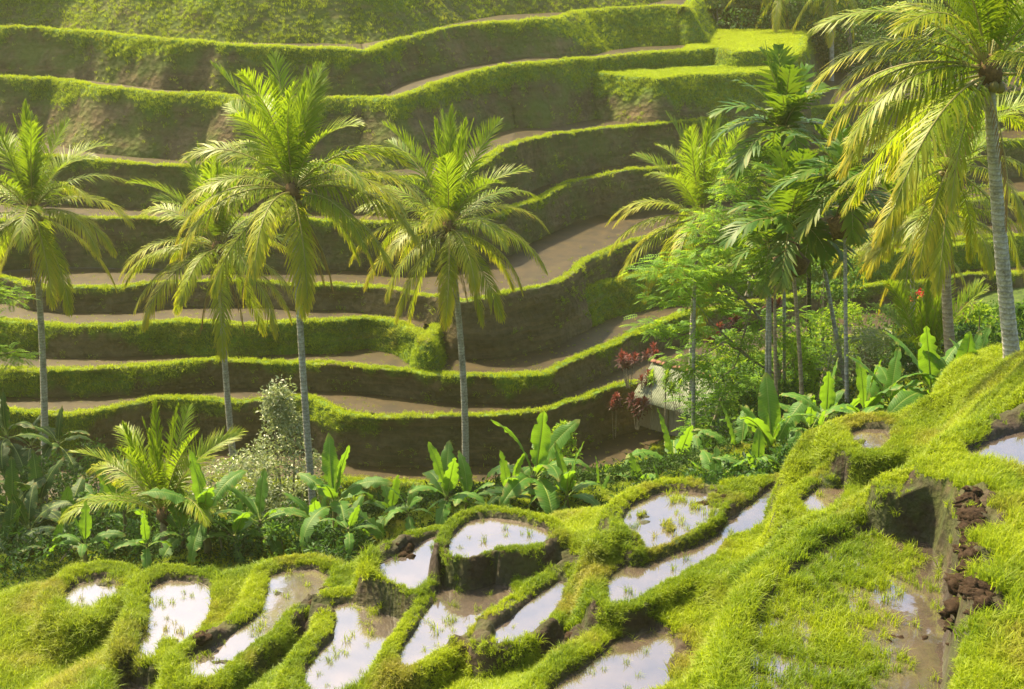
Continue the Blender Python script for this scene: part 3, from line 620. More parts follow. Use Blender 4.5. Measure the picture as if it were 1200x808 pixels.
M['bananastem'] = plain('banana stem', (.10, .075, .03), (.17, .16, .06), .6)
def leaf_mat(name, c0, c1, c2, tr, fac, rough=.55, spec=.22):
    n = NT(name); a = n.attr('tint'); s = n.n('ShaderNodeSeparateColor', {0: a.outputs['Color']})
    c = n.ramp(n.math('ADD', n.math('MULTIPLY', s.outputs[0], .8), n.math('MULTIPLY', n.rnd(), .2)), [(.1, c0), (.5, c1), (.9, c2)])
    return n.leafy(c, tr, fac, rough, spec)
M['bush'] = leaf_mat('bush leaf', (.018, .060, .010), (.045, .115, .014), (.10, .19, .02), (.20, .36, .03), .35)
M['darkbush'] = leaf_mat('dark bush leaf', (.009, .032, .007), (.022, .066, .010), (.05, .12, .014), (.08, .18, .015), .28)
M['palebush'] = leaf_mat('variegated leaf', (.06, .11, .03), (.20, .24, .10), (.52, .52, .34), (.35, .42, .12), .3, .38, .5)
M['limebush'] = leaf_mat('lime leaf', (.07, .16, .012), (.14, .26, .015), (.24, .36, .02), (.40, .55, .03), .45)
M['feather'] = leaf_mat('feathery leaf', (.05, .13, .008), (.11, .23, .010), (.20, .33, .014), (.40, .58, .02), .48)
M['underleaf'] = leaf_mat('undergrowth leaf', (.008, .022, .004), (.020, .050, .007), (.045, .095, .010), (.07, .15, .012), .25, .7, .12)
M['red'] = leaf_mat('red and purple leaf', (.035, .012, .014), (.085, .022, .022), (.20, .035, .03), (.25, .06, .04), .35)
M['redflower'] = leaf_mat('red bloom', (.40, .02, .02), (.55, .03, .03), (.6, .08, .05), (.6, .05, .04), .3)

# ------------------------------------------------------------------ fronds and palms
def spine(L, e0, bend, n, seed, power=1.25):
    r = np.random.default_rng(seed); s = np.linspace(0, 1, n)
    e = np.radians(e0)-np.radians(bend)*s**power; sw = r.normal(0, .10)*s**2
    dx = np.cos(e)*np.cos(sw); dy = np.cos(e)*np.sin(sw); dz = np.sin(e); st = L/(n-1)
    p = np.stack([np.cumsum(dx), np.cumsum(dy), np.cumsum(dz)], -1)*st; p = np.concatenate([[[0, 0, 0]], p[:-1]]); return p
def nrm_(v): return v/(np.linalg.norm(v, axis=-1, keepdims=True)+1e-9)
def frond_mesh(name, L, e0, bend, seed, nl=62, ll=.20, lw=.023, vee=.35, droop=.5, yellow=.3, start=.14, power=1.25, spread=(66, 24), rr=.035):
    r = np.random.default_rng(seed); n = 16; p = spine(L, e0, bend, n, seed, power); mb = MB()
    mb.tube(p, np.linspace(rr, .006, n)*L/4.5, 4, (0, .5, 1.0), False)
    s = np.linspace(0, 1, n); t = nrm_(np.gradient(p, axis=0))
    twist = r.normal(0, .25)
    for side in (-1, 1):
        q = np.linspace(start, .995, nl)+r.normal(0, .004, nl); q = np.clip(q, 0, .999)
        P = np.stack([np.interp(q, s, p[:, k]) for k in range(3)], -1); Tt = nrm_(np.stack([np.interp(q, s, t[:, k]) for k in range(3)], -1))
        B = nrm_(np.cross(np.array([0, 0, 1.])+0*Tt, Tt)); bad = np.linalg.norm(np.cross(np.array([0, 0, 1.]), Tt), axis=1) < .08; B[bad] = [0, 1, 0]
        if e0 > 80: B[:] = [0, 1, 0]
        B = B*side; Nn = nrm_(np.cross(Tt, B*side)); Nn *= np.sign(Nn[:, 2:3]+1e-6) if e0 < 80 else 1
        ca, sa = math.cos(twist*side), math.sin(twist*side); B = B*ca+Nn*sa
        u = (q-start)/(1-start); ang = np.radians(spread[0]+(spread[1]-spread[0])*u+r.normal(0, 3, nl))
        d = nrm_(Tt*np.cos(ang)[:, None]+B*np.sin(ang)[:, None]+Nn*(vee*(1-.5*u))[:, None]+r.normal(0, .06, (nl, 3)))
        ln = L*ll*(.55+.45*np.sin(PI*np.clip(u*.9+.12, 0, 1)))*np.where(u > .85, 1-.55*(u-.85)/.15, 1)*r.uniform(.85, 1.1, nl)
        g = np.array([0, 0, -1.]); dr = droop*r.uniform(.6, 1.4, nl)[:, None]
        d1 = nrm_(d+g*dr*.35); d2 = nrm_(d+g*dr*1.3)
        m = P+d1*(ln*.5)[:, None]; e = m+d2*(ln*.5)[:, None]
        wv = nrm_(np.cross(np.cross(d, Tt), d)+.15*Nn)*(lw*L/4.5*r.uniform(.8, 1.2, nl))[:, None]
        yl = np.clip(yellow*(.3+u*.8)+r.normal(0, .10, nl), 0, 1); gr = np.clip(.5+r.normal(0, .25, nl), 0, 1)
        V = np.stack([P-wv*.5, P+wv*.5, m+wv, m-wv, e+wv*.12, e-wv*.12], 1)
        C = np.zeros((nl, 6, 3)); C[:, :, 1] = gr[:, None]; C[:, 0:2, 0] = (yl*.25)[:, None]; C[:, 2:4, 0] = (yl*.6)[:, None]; C[:, 4:, 0] = np.clip(yl*1.3, 0, 1)[:, None]
        i = np.arange(nl)[:, None]*6
        mb.add(V.reshape(-1, 3), np.concatenate([i+[0, 1, 2, 3], i+[3, 2, 4, 5]]), C.reshape(-1, 3))
    return mb.mesh(name)
E0S = [(86, 8), (76, 30), (63, 58), (48, 82), (32, 88), (14, 82), (-6, 64), (-28, 48), (-52, 30)]
FR = []
for k, (e0, bd) in enumerate(E0S):
    FR.append([frond_mesh('frond', 4.5, e0+3*v-2, bd+8*v, 100+k*7+v, vee=(.15 if k == 0 else .5 if k < 3 else .3 if k < 5 else .1),
               droop=(.05 if k == 0 else .25 if k < 3 else .6 if k < 5 else .9), yellow=(.05, .12, .20, .36, .5, .65, .78, .9, .95)[k]*(.75+.5*v),
               spread=((30, 10) if k == 0 else (58, 20)), ll=(.16 if k == 0 else .21)) for v in (0, 1)])
DEADF = [frond_mesh('frond', 4.0, e0, bd, 300+k, nl=26, ll=.15, lw=.022, vee=-.1, droop=1.6, yellow=.5, spread=(50, 15)) for k, (e0, bd) in enumerate([(-58, 28), (-68, 18)])]
for f in FR:
    for m_ in f: m_.materials.append(M['frond'])
for m_ in DEADF: m_.materials.append(M['dead'])
AREC = [[frond_mesh('frond', 2.1, e0+4*v, bd, 400+k*5+v, nl=17, ll=.36, lw=.125, vee=.3, droop=.35, yellow=(.0, .05, .08, .1, .15, .3)[k], start=.1, spread=(62, 26), power=1.1, rr=.06) for v in (0, 1)]
        for k, (e0, bd) in enumerate([(82, 22), (66, 58), (48, 85), (28, 95), (6, 85), (-22, 55)])]
for f in AREC:
    for m_ in f: m_.materials.append(M['areca'])
nutm = MB()
def blob_mesh(name, rx, rz, seed, n=8, rough=.15, mat=None):
    import bmesh
    bm = bmesh.new(); bmesh.ops.create_icosphere(bm, subdivisions=2, radius=1); r = np.random.default_rng(seed)
    for v in bm.verts:
        k = 1+rough*float(fbm(np.array([v.co.x*1.7+seed]), np.array([v.co.y*1.7]), np.array([v.co.z*1.7]), 1, 2, seed)[0])*2
        v.co = (v.co.x*rx*k, v.co.y*rx*k, v.co.z*rz*k)
    me = bpy.data.meshes.new(name); bm.to_mesh(me); bm.free()
    for p_ in me.polygons: p_.use_smooth = True
    if mat: me.materials.append(mat)
    return me
NUT = blob_mesh('coconut', .13, .16, 1, mat=M['nut'])
HEART = blob_mesh('crown_heart', .30, .42, 5, rough=.35, mat=M['fibre'])
FIBRE = blob_mesh('fruit_bunch', .42, .6, 8, rough=.5, mat=M['fibre'])
def trunk_pts(base, top, bow, n, seed):
    r = np.random.default_rng(seed); s = np.linspace(0, 1, n)[:, None]; a = r.uniform(0, 2*PI)
    return base*(1-s)+top*s+np.array([math.cos(a), math.sin(a)*.4, 0])*bow*np.sin(PI*s)
def trunk_mesh(base, top, r0, r1, bow, seed, mat, step=.28, ring=.05):
    L = np.linalg.norm(top-base); n = max(10, int(L/step)*2); p = trunk_pts(base, top, bow, n, seed)-base; s = np.linspace(0, 1, n)
    rad = r1+(r0-r1)*(1-s)**1.1+r0*.55*np.exp(-s*L/.45)
    rad = rad*(1+ring*np.where(np.arange(n) % 2, 1, -1)*.5+np.random.default_rng(seed).normal(0, .012, n))
    mb = MB(); mb.tube(p, rad, 10); me = mb.mesh('trunk'); me.materials.append(mat); return me
def put_frond(root, me, top, az, tilt, scl, r, name='frond'):
    o = link(name, me, (), root); o.location = top; o.rotation_euler = (r.normal(0, .10), tilt, az); o.scale = (scl, scl*1.0, scl); return o
def palm(label, crown, base, D, n=26, L=5.0, r=.17, seed=1, mat='trunk', nuts=5, dead=1, Dbase=None, group='coconut palms along the valley', minage=0.0, maxage=1.0, bow=.25, low=1.0, extra=(), aim=None):
    rr = np.random.default_rng(seed); C = at(crown[0], crown[1], D); B = at(base[0], base[1], Dbase or D)
    g = gz(B[0], B[1]); d = (B-C)/(B[2]-C[2]); B2 = C+d*(min(g, B[2])-.15-C[2])
    n = int(n*1.2); L *= 1.1; r *= 1.15; bow *= 1.6
    root = thing('coconut_palm', label, 'palm tree', tuple(B2), group)
    link('trunk', trunk_mesh(B2, C, r, r*.62, bow, seed, M[mat]), (), root)
    top = C-B2; h = link('crown_heart', HEART, (), root); h.location = top+np.array([0, 0, .05]); h.scale = (L/5,)*3
    off = rr.uniform(0, 2*PI)
    for k in range(n):
        f = minage+(maxage-minage)*k/(n-1); c = min(8, int(f**1.3*8.1*low+rr.uniform(-.35, .35)+.2)); c = max(0, c)
        az = off+k*2.39996+rr.normal(0, .18); sc = L/4.5*rr.uniform(.88, 1.08)*(.9 if c == 0 else 1)
        put_frond(root, FR[c][rr.integers(0, 2)], top+np.array([math.cos(az), math.sin(az), 0])*.10*L/5+[0, 0, .25-.35*f], az, rr.normal(0, .06), sc, rr)
    for (azd, c, sc) in extra:             # fronds whose direction the photo shows clearly
        put_frond(root, FR[c][rr.integers(0, 2)], top+[0, 0, .1], math.radians(azd), 0, L/4.5*sc, rr)
    for k in range(dead+(1 if dead else 0)):
        put_frond(root, DEADF[k % 2], top-[0, 0, .35], rr.uniform(-.5, PI+.5)+PI, 0, L/5*rr.uniform(.8, 1), rr)
    for k in range(nuts):
        a = k*2*PI/max(nuts, 1)+rr.uniform(0, .6); o = link('coconut', NUT, (), root); o.location = top+np.array([math.cos(a)*.34, math.sin(a)*.34, -.28-.2*rr.random()])*L/5
        o.rotation_euler = (rr.uniform(-.4, .4), rr.uniform(-.4, .4), a); o.scale = (L/5,)*3
    return root
def areca(label, crown, base, D, n=11, L=2.1, r=.085, seed=1, bunch=False, mat='trunk', bow=.1, low=1.0):
    rr = np.random.default_rng(seed); C = at(crown[0], crown[1], D); B = at(base[0], base[1], D)
    g = gz(B[0], B[1]); d = (B-C)/(B[2]-C[2]); B2 = C+d*(min(g, B[2])-.15-C[2])
    root = thing('areca_palm', label, 'palm tree', tuple(B2), 'slender areca palms on the right')
    n = int(n*1.45); L *= 1.28; top = C-B2; ax = top/np.linalg.norm(top)
    link('trunk', trunk_mesh(B2, C-ax*.9, r, r*.75, bow, seed, M[mat], .2, .07), (), root)
    mb = MB(); mb.tube(np.stack([top-ax*.95, top-ax*.6, top-ax*.2, top+ax*.12]), [r*.8, r*1.35, r*1.15, r*.5], 8); link('crown_shaft', mb.mesh('crown_shaft'), M['shaft'], root)
    off = rr.uniform(0, 6)
    for k in range(n):
        f = k/(n-1); c = int(np.clip(f*5.6*low+rr.uniform(-.4, .4), 0, 5)); az = off+k*2.39996+rr.normal(0, .2)
        put_frond(root, AREC[c][rr.integers(0, 2)], top-[0, 0, .1*f], az, 0, L/2.1*rr.uniform(.85, 1.1), rr)
    if bunch:
        o = link('fruit_bunch', FIBRE, (), root); o.location = top-ax*1.25+np.array([-.1, -.25, -.2]); o.scale = (L/2.1,)*3
    return root
# ------------------------------------------------------------------ palms
palm('coconut palm cut by the left edge, green crown over a leaning pale trunk', (38,250), (48,540), 76, 26, 5.5, .21, 11, dead=2, extra=[(20,3,1),(-20,5,1),(95,1,.95),(100,0,.95),(-60,7,1)])
palm('tallest of the middle coconut palms, dark upper trunk standing beside the pale conical tree', (343,226), (372,612), 58, 27, 5.1, .175, 23, dead=2, extra=[(8,3,1.05),(-4,4,1.15),(-12,5,1.15),(-25,6,1.05),(172,3,1),(188,5,1.05),(60,1,1),(118,2,1),(-70,7,1),(215,5,1.1)])
palm('shorter coconut palm with yellowing low fronds close behind the tallest middle palm', (256,292), (275,540), 80, 26, 5.9, .20, 37, dead=2, extra=[(182,5,1),(195,6,1),(-15,6,1),(150,3,1),(30,3,1)])
palm('lone coconut palm at the centre with straight pale grey trunk above the banana clump', (526,268), (541,575), 74, 27, 5.5, .21, 53, dead=1, extra=[(88,0,1.05),(80,1,1),(172,5,1.1),(158,3,1.05),(15,4,1.05),(-12,5,1.05),(165,4,1.05),(195,6,1),(230,7,1),(-50,7,1),(-90,8,.9)])
palm('bright coconut palm with drooping fronds standing above the corrugated hut roof', (820,258), (816,520), 80, 24, 5.6, .20, 67, dead=1, extra=[(180,5,1),(170,4,1),(192,6,1),(100,1,1),(120,2,1)])
palm('large nearest coconut palm on the right with golden fronds and ringed trunk', (1158,86), (1187,425), 40, 21, 5.0, .22, 71, dead=1, Dbase=41, nuts=8, extra=[(172,3,1.0),(180,4,1.02),(188,5,1.0),(196,6,.98),(160,5,.95),(232,7,.85),(204,5,1.0)], low=.85)
palm('coconut palm with brown banded trunk just left of the nearest large palm', (1113,196), (1117,440), 50, 20, 4.3, .19, 83, mat='warmtrunk', dead=0, nuts=6, extra=[(178,4,1),(190,5,1),(240,7,1),(-90,8,.9)])
palm('coconut palm on a black trunk behind the brown banded trunk', (1106,250), (1109,400), 66, 20, 4.8, .18, 97, mat='darktrunk', dead=1, nuts=6, extra=[(180,4,1),(200,6,1),(-20,5,1)])
palm('small yellow green coconut palm behind the right grove with thin grey trunk', (1068,272), (1062,380), 84, 20, 5.2, .17, 101, dead=0, nuts=3, extra=[(185,5,1),(175,6,1)])
palm('hazy far coconut palm beyond the bright rice plot, fronds hanging from above', (915,-12), (903,50), 150, 18, 6.0, .33, 111, dead=2, nuts=0, low=1.1, group='far palms past the terraces')
palm('hazy far coconut palm right of the other far palm, straight trunk before dark terraces', (973,-22), (971,78), 146, 18, 6.0, .28, 113, dead=1, nuts=0, low=1.1, group='far palms past the terraces')
palm('hazy far coconut palm leftmost of the far ones, showing only its fronds', (862,-22), (866,50), 158, 16, 6.0, .28, 117, dead=1, nuts=0, low=1.1, group='far palms past the terraces')
palm('young coconut palm with upright fronds at the front edge of the left thicket', (191,606), (198,660), 50, 14, 4.1, .16, 131, mat='warmtrunk', dead=0, nuts=0, maxage=.62, bow=.05, group='young coconut palms', extra=[(95,0,1.0),(150,3,1.05),(172,4,1.05),(40,2,1.05),(25,3,.9)])
palm('young coconut palm rising from the shrubs below the brown banded trunk', (1084,440), (1084,470), 56, 15, 3.9, .16, 137, mat='warmtrunk', dead=0, nuts=0, maxage=.7, bow=.05, group='young coconut palms', extra=[(80,1,1),(15,4,1),(130,3,1)])
areca('dark green areca palm topmost of the grove with stiff broad leaflets', (918,152), (918,480), 62, 14, 2.6, .09, 5, low=.9)
areca('areca palm with a fan of bright stiff leaves and a dry brown fruit bunch', (925,262), (941,505), 56, 14, 2.4, .10, 9, True, mat='warmtrunk', low=.95)
areca('areca palm with drooping dark leaves on the straightest thin pale trunk', (990,215), (993,480), 54, 12, 2.3, .09, 15, True, low=1.15)
areca('leaning pale areca palm crossing behind the straight thin trunk', (955,250), (997,470), 60, 11, 2.3, .11, 19, low=1.0)
areca('slim areca palm just left of the one with the fruit bunch', (902,285), (901,500), 59, 11, 2.0, .09, 21, low=1.1)
# ------------------------------------------------------------------ banana plants
def banana_leaf(name, L, W, e0, bend, seed, torn=.22):
    r = np.random.default_rng(seed); n = 24; p = spine(L*1.2, e0, bend, n, seed, 1.35); t = nrm_(np.gradient(p, axis=0)); B = nrm_(np.cross([0, 0, 1.], t)); Nn = nrm_(np.cross(t, B)); mb = MB()
    s = np.linspace(0, 1, n); u = np.clip((s-.17)/.83, 0, 1); w = W/2*np.sin(PI*np.clip(u, 0, 1)**.72)**.55*(u > 0); w[-1] = .01
    vs = np.array([-1, -.55, -.07, 0, .07, .55, 1]); roll = r.normal(0, .35)
    V = []; C = []
    fold = r.uniform(.05, .45)
    for j in range(n):
        ww = w[j]*np.ones(7); edge = r.random(2) < torn*(.2 < s[j] < .95)
        ww[:2] *= r.uniform(.45, .8) if edge[0] else 1; ww[5:] *= r.uniform(.45, .8) if edge[1] else 1
        lift = fold*np.abs(vs)*ww-.35*vs**2*ww+r.normal(0, .028, 7)*np.abs(vs)
        bb = B[j]*math.cos(roll*u[j])+Nn[j]*math.sin(roll*u[j]); nn = Nn[j]*math.cos(roll*u[j])-B[j]*math.sin(roll*u[j])
        V.append(p[j]+np.outer(vs*ww, bb)+np.outer(lift, nn)); C.append(np.stack([np.clip((np.abs(vs)-.8)*5, 0, 1)*(r.random() < .25)+(s[j] > .93)*.6, np.full(7, s[j])+np.abs(vs)*.05, (vs == 0)*1.0], -1))
    k = int(np.argmax(u > 0)); V = np.array(V); C = np.array(C)
    mb.add(V[k-1:].reshape(-1, 3), grid_faces(n-k+1, 7), C[k-1:].reshape(-1, 3))
    mb.tube(p-Nn*.012, np.linspace(.034, .006, n), 5, (0, 0, 1), False)
    return mb.mesh(name)
BAN = [[banana_leaf('leaf', 2.05, .66, e0, bd, 500+k*3+v) for v in (0, 1, 2)] for k, (e0, bd) in enumerate([(82, 16), (70, 52), (56, 84), (40, 104), (20, 106), (-4, 78)])]
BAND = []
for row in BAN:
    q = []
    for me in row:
        me2 = me.copy(); me.materials.append(M['banana']); me2.materials.append(M['bananashade']); q.append(me2)
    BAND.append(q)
GPT = 'banana plants along the foot of the near slope'
def banana(label, px, py, D, sc=1.0, n=8, dark=False, seed=0, group=GPT, low=1.0):
    rr = np.random.default_rng(seed+int(px*7+py)); C = at(px, py, D); g = gz(C[0], C[1])
    zb = min(g, C[2]-.5*sc)-.1; root = thing('banana_plant', label, 'banana plant', (C[0], C[1], zb), group)
    top = np.array([0, 0, C[2]-zb]); mb = MB(); h = top[2]; lean = rr.normal(0, .06, 2)
    mb.tube([[-lean[0]*h, -lean[1]*h, 0], [-lean[0]*h*.5, -lean[1]*h*.5, h*.5], [0, 0, h+.1]], np.array([.15, .12, .07])*sc, 8); link('stem', mb.mesh('stem'), M['bananastem'], root)
    off = rr.uniform(0, 6)
    for k in range(n):
        f = k/max(1, n-1); c = int(np.clip((f**.8)*5.3*low+rr.uniform(-.4, .6), 0, 5)); az = off+k*2.39996+rr.normal(0, .3)
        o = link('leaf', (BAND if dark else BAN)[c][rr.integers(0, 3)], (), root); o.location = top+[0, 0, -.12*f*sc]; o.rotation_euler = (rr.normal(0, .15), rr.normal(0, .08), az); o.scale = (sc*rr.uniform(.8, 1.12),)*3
for a in [
 ('biggest banana plant of the middle, upright leaves in front of the citrus shrub', 626,560,49,1.25,11),
 ('banana plant with one bright backlit leaf left of the biggest middle one', 596,584,48.5,.8,9),
 ('low banana plant at the foot of the lone centre palm trunk', 548,588,48.5,.85,8),
 ('banana plant with broad arching leaves left of the lone palm trunk', 524,584,48,.95,8),
 ('small banana plant behind the grass bank left of the centre palm', 478,600,48,.6,8),
 ('narrow banana plant beside the small one left of the centre palm', 458,602,50,.7,7),
 ('banana plant right beside the tallest palm trunk near its base', 392,590,49,1.1,9),
 ('little banana plant under the one at the tallest palm trunk', 408,622,46,.55,7),
 ('drooping banana plant at the shady foot of the tallest palm', 372,618,50,.8,8),
 ('banana plant with one glowing upright leaf before the pale conical tree', 305,612,49,.9,8),
 ('banana plant on a dark slim stem right of the young palm', 240,606,48,1.1,8),
 ('banana plant close against the young palm with hanging leaves', 214,628,49.5,.9,8),
 ('banana plant between the slim dark stem and the glowing leaf', 275,630,48,.75,8),
 ('bright banana plant left of the young palm, backlit leaf blade', 146,600,53,.95,8),
 ('banana plant glowing yellow green just behind the young palm', 120,596,56,.9,8),
 ('low banana plant in front of the left thicket by the hanging yellow frond', 100,640,47,.7,7),
 ('small banana plant under the hook of the young palm trunk', 172,640,47,.6,7),
 ('banana plant at the right of the biggest middle one, torn leaves', 664,582,48,.95,8),
 ('low banana plant behind the grassy hook of the upper pool', 702,590,50,.75,8),
 ('banana plant with feathery torn blade below the dike right of the citrus shrub', 722,580,53,.8,8),
 ('pale leaved banana plant behind the curled dike top', 752,576,50,.8,8),
 ('banana plant with one tall bright blade left of the grey tree trunk', 792,552,54,1.15,9),
 ('banana plant at the base of the grey tree trunk', 822,562,51,.95,9),
 ('wide banana plant right of the round green bush', 868,545,50,1.15,10),
 ('banana plant with dark broad leaves just before the grassy ridge hook', 905,533,49,1.15,10),
 ('low banana plant between the round bush and the grassy hook', 886,562,46.5,.8,8),
 ('banana plant peeping over the grassy hook, half hidden', 950,505,50,.85,8),
 ('small banana plant by the straight thin pale trunk', 968,492,48,.9,8),
 ('banana plant leaning left behind the grassy ridge', 1012,488,46,1.0,9),
 ('banana plant with a bright inner leaf on the grassy ridge', 1044,478,45.5,1.0,9),
 ('banana plant with large blue green blades below the young palm', 1092,464,44.5,1.15,9),
 ('banana plant with folded dark blades beside the brown banded trunk', 1124,458,44,1.0,9),
 ('low banana plant in the shade behind the upper weedy pool', 838,578,46.5,.85,8),
 ('banana plant low before the dark broad banana leaves', 912,562,45.5,.85,8),
 ('small banana plant peeping over the dike of the upper weedy pool', 778,592,46.5,.7,7),
 ('low banana plant at the right end of the ridge clump', 1142,450,44,.75,8)]:
    banana(*a)
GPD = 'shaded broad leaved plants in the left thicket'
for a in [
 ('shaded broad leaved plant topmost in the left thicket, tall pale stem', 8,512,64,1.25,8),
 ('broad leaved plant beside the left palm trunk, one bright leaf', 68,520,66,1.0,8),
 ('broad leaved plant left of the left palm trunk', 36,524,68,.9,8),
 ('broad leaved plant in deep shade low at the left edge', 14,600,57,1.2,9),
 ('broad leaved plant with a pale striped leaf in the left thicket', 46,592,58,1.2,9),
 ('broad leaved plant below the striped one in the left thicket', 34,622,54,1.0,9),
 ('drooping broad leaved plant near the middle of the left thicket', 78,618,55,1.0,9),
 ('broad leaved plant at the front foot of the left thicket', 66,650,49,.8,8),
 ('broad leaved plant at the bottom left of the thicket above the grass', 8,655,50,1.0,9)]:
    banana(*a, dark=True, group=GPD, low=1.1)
# ------------------------------------------------------------------ bushes, small trees
def leaf_cloud(mb, centers, radii, n, size, r, up=.35, aspect=.45, flat=1.0, tone=.5):
    k = r.integers(0, len(centers), n); c = np.asarray(centers)[k]; R = np.asarray(radii)[k]
    d = nrm_(r.normal(0, 1, (n, 3))); q = c+d*(R*(.55+.5*r.random(n)**.7))[:, None]*np.array([1, 1, flat])
    ax = nrm_(d*.7+r.normal(0, .6, (n, 3))+np.array([0, 0, -.1])); nn = nrm_(r.normal(0, .6, (n, 3))+np.array([0, 0, up*2])+d*.4); sd = nrm_(np.cross(nn, ax)); nn = np.cross(ax, sd)
    L = size*r.uniform(.6, 1.3, n)[:, None]; W = L*aspect*.5
    V = np.stack([q, q+ax*L*.5+sd*W+nn*L*.04, q+ax*L-nn*L*.12, q+ax*L*.5-sd*W+nn*L*.04], 1)
    col = np.clip(tone+r.normal(0, .28, n), 0, 1); C = np.zeros((n, 4, 3)); C[..., 0] = col[:, None]
    mb.add(V.reshape(-1, 3), np.arange(n*4).reshape(n, 4), C.reshape(-1, 3))
def bush_mesh(seed, rx, rz, n, size, shape='round', aspect=.45, nc=16, tone=.5, up=.35):
    r = np.random.default_rng(seed); mb = MB(); cs = []; rs = []
    for k in range(nc):
        h = r.random(); a = r.uniform(0, 2*PI)
        wd = {'round': math.sqrt(max(0, 1-(2*h-1)**2)), 'cone': (1-h)*.9+.08, 'pagoda': (1-h)**1.7*1.0+.12, 'dome': math.sqrt(max(0, 1-h*h))}[shape]
        rad = rx*wd*math.sqrt(r.uniform(.25, 1)); cs.append([math.cos(a)*rad, math.sin(a)*rad, h*rz*2*.92+.1]); rs.append(rx*r.uniform(.22, .36)*(.5+.6*wd))
    leaf_cloud(mb, cs, rs, n, size, r, up, aspect, .8, tone); return mb.mesh('foliage', False), cs
BUSHC = {}
def bush(label, px, py, D, w, h, mat='bush', n=900, size=.2, shape='round', seed=1, name='bush', cat='bush', group=None, aspect=.45, nc=16, tone=.5, stems=3, key=None, up=.35):
    """px, py: the middle of the foliage; w, h: its width and height in metres"""
    C = at(px, py, D); key = (mat, n, size, shape, seed, round(w/h, 2), nc)
    if key not in BUSHC:
        me, cs = bush_mesh(seed, w/2, h/2, n, size, shape, aspect, nc, tone, up); me.materials.append(M[mat]); BUSHC[key] = (me, cs, w)
    me, cs, w0 = BUSHC[key]; k = w/w0; zb = C[2]-h/2; g = min(gz(C[0], C[1]), zb+.3) if zb-gz(C[0], C[1]) < 8 else zb
    root = thing(name, label, cat, (C[0], C[1], g), group, 0)
    f = link('foliage', me, (), root); f.location = (0, 0, zb-g); f.scale = (k, k, k); r = np.random.default_rng(seed+3); 
    if stems:
        mb = MB()
        for j in range(stems):
            c = np.array(cs[r.integers(0, len(cs))])*k+[0, 0, zb-g]; mb.tube([[r.normal(0, .1), r.normal(0, .1), -.1], [c[0]*.35, c[1]*.35, c[2]*.5], c], [.06*h/2.5, .045*h/2.5, .015], 6)
        link('stem', mb.mesh('stem'), M['twig'], root)
    return root
bush('pale variegated small tree with a narrow pointed top beside the tallest palm', 330,522,63,6.2,6.8,'palebush',5200,.20,'pagoda',3,'variegated_tree','tree',None,.5,60,.55,5)
bush('pale variegated shrub spreading at the foot of the pointed small tree', 285,572,60,5.4,3.0,'palebush',2900,.19,'dome',5,'shrub','shrub',None,.5,22,.5)
bush('pale variegated shrub right of the tallest palm trunk', 372,560,63.5,2.6,2.2,'palebush',900,.19,'round',6,'shrub','shrub',None,.5,14,.45)
bush('lime green shrub right of the tallest palm trunk above the bananas', 400,580,62,2.6,1.9,'limebush',900,.16,'dome',7,'shrub','shrub')
bush('little round lime shrub left of the pointed variegated tree', 268,555,66,1.4,1.6,'limebush',500,.14,'round',8,'shrub','shrub')
bush('upright glossy citrus shrub before the lowest flooded terrace', 660,528,60,2.6,3.2,'limebush',1900,.17,'cone',9,'citrus_shrub','shrub',None,.5,34,.3)
bush('pale dry leaved shrub left of the young palm on the right', 1010,425,60,3.6,3.6,'palebush',2000,.22,'round',12,'shrub','shrub',None,.4,24,.42)
bush('yellowish leafy shrub behind the leaning pale areca trunk', 985,385,66,2.6,2.8,'limebush',1200,.2,'round',13,'shrub','shrub',None,.4,20,.4)
bush('bushy shrub behind the pale dry leaved shrub, dark inside', 1040,390,66,2.8,3.0,'bush',1300,.2,'round',14,'shrub','shrub',None,.4,20)
bush('round clipped looking green bush between two banana plants', 846,552,49,1.7,1.6,'limebush',1100,.11,'round',15,'bush','bush',None,.5,16,.25)
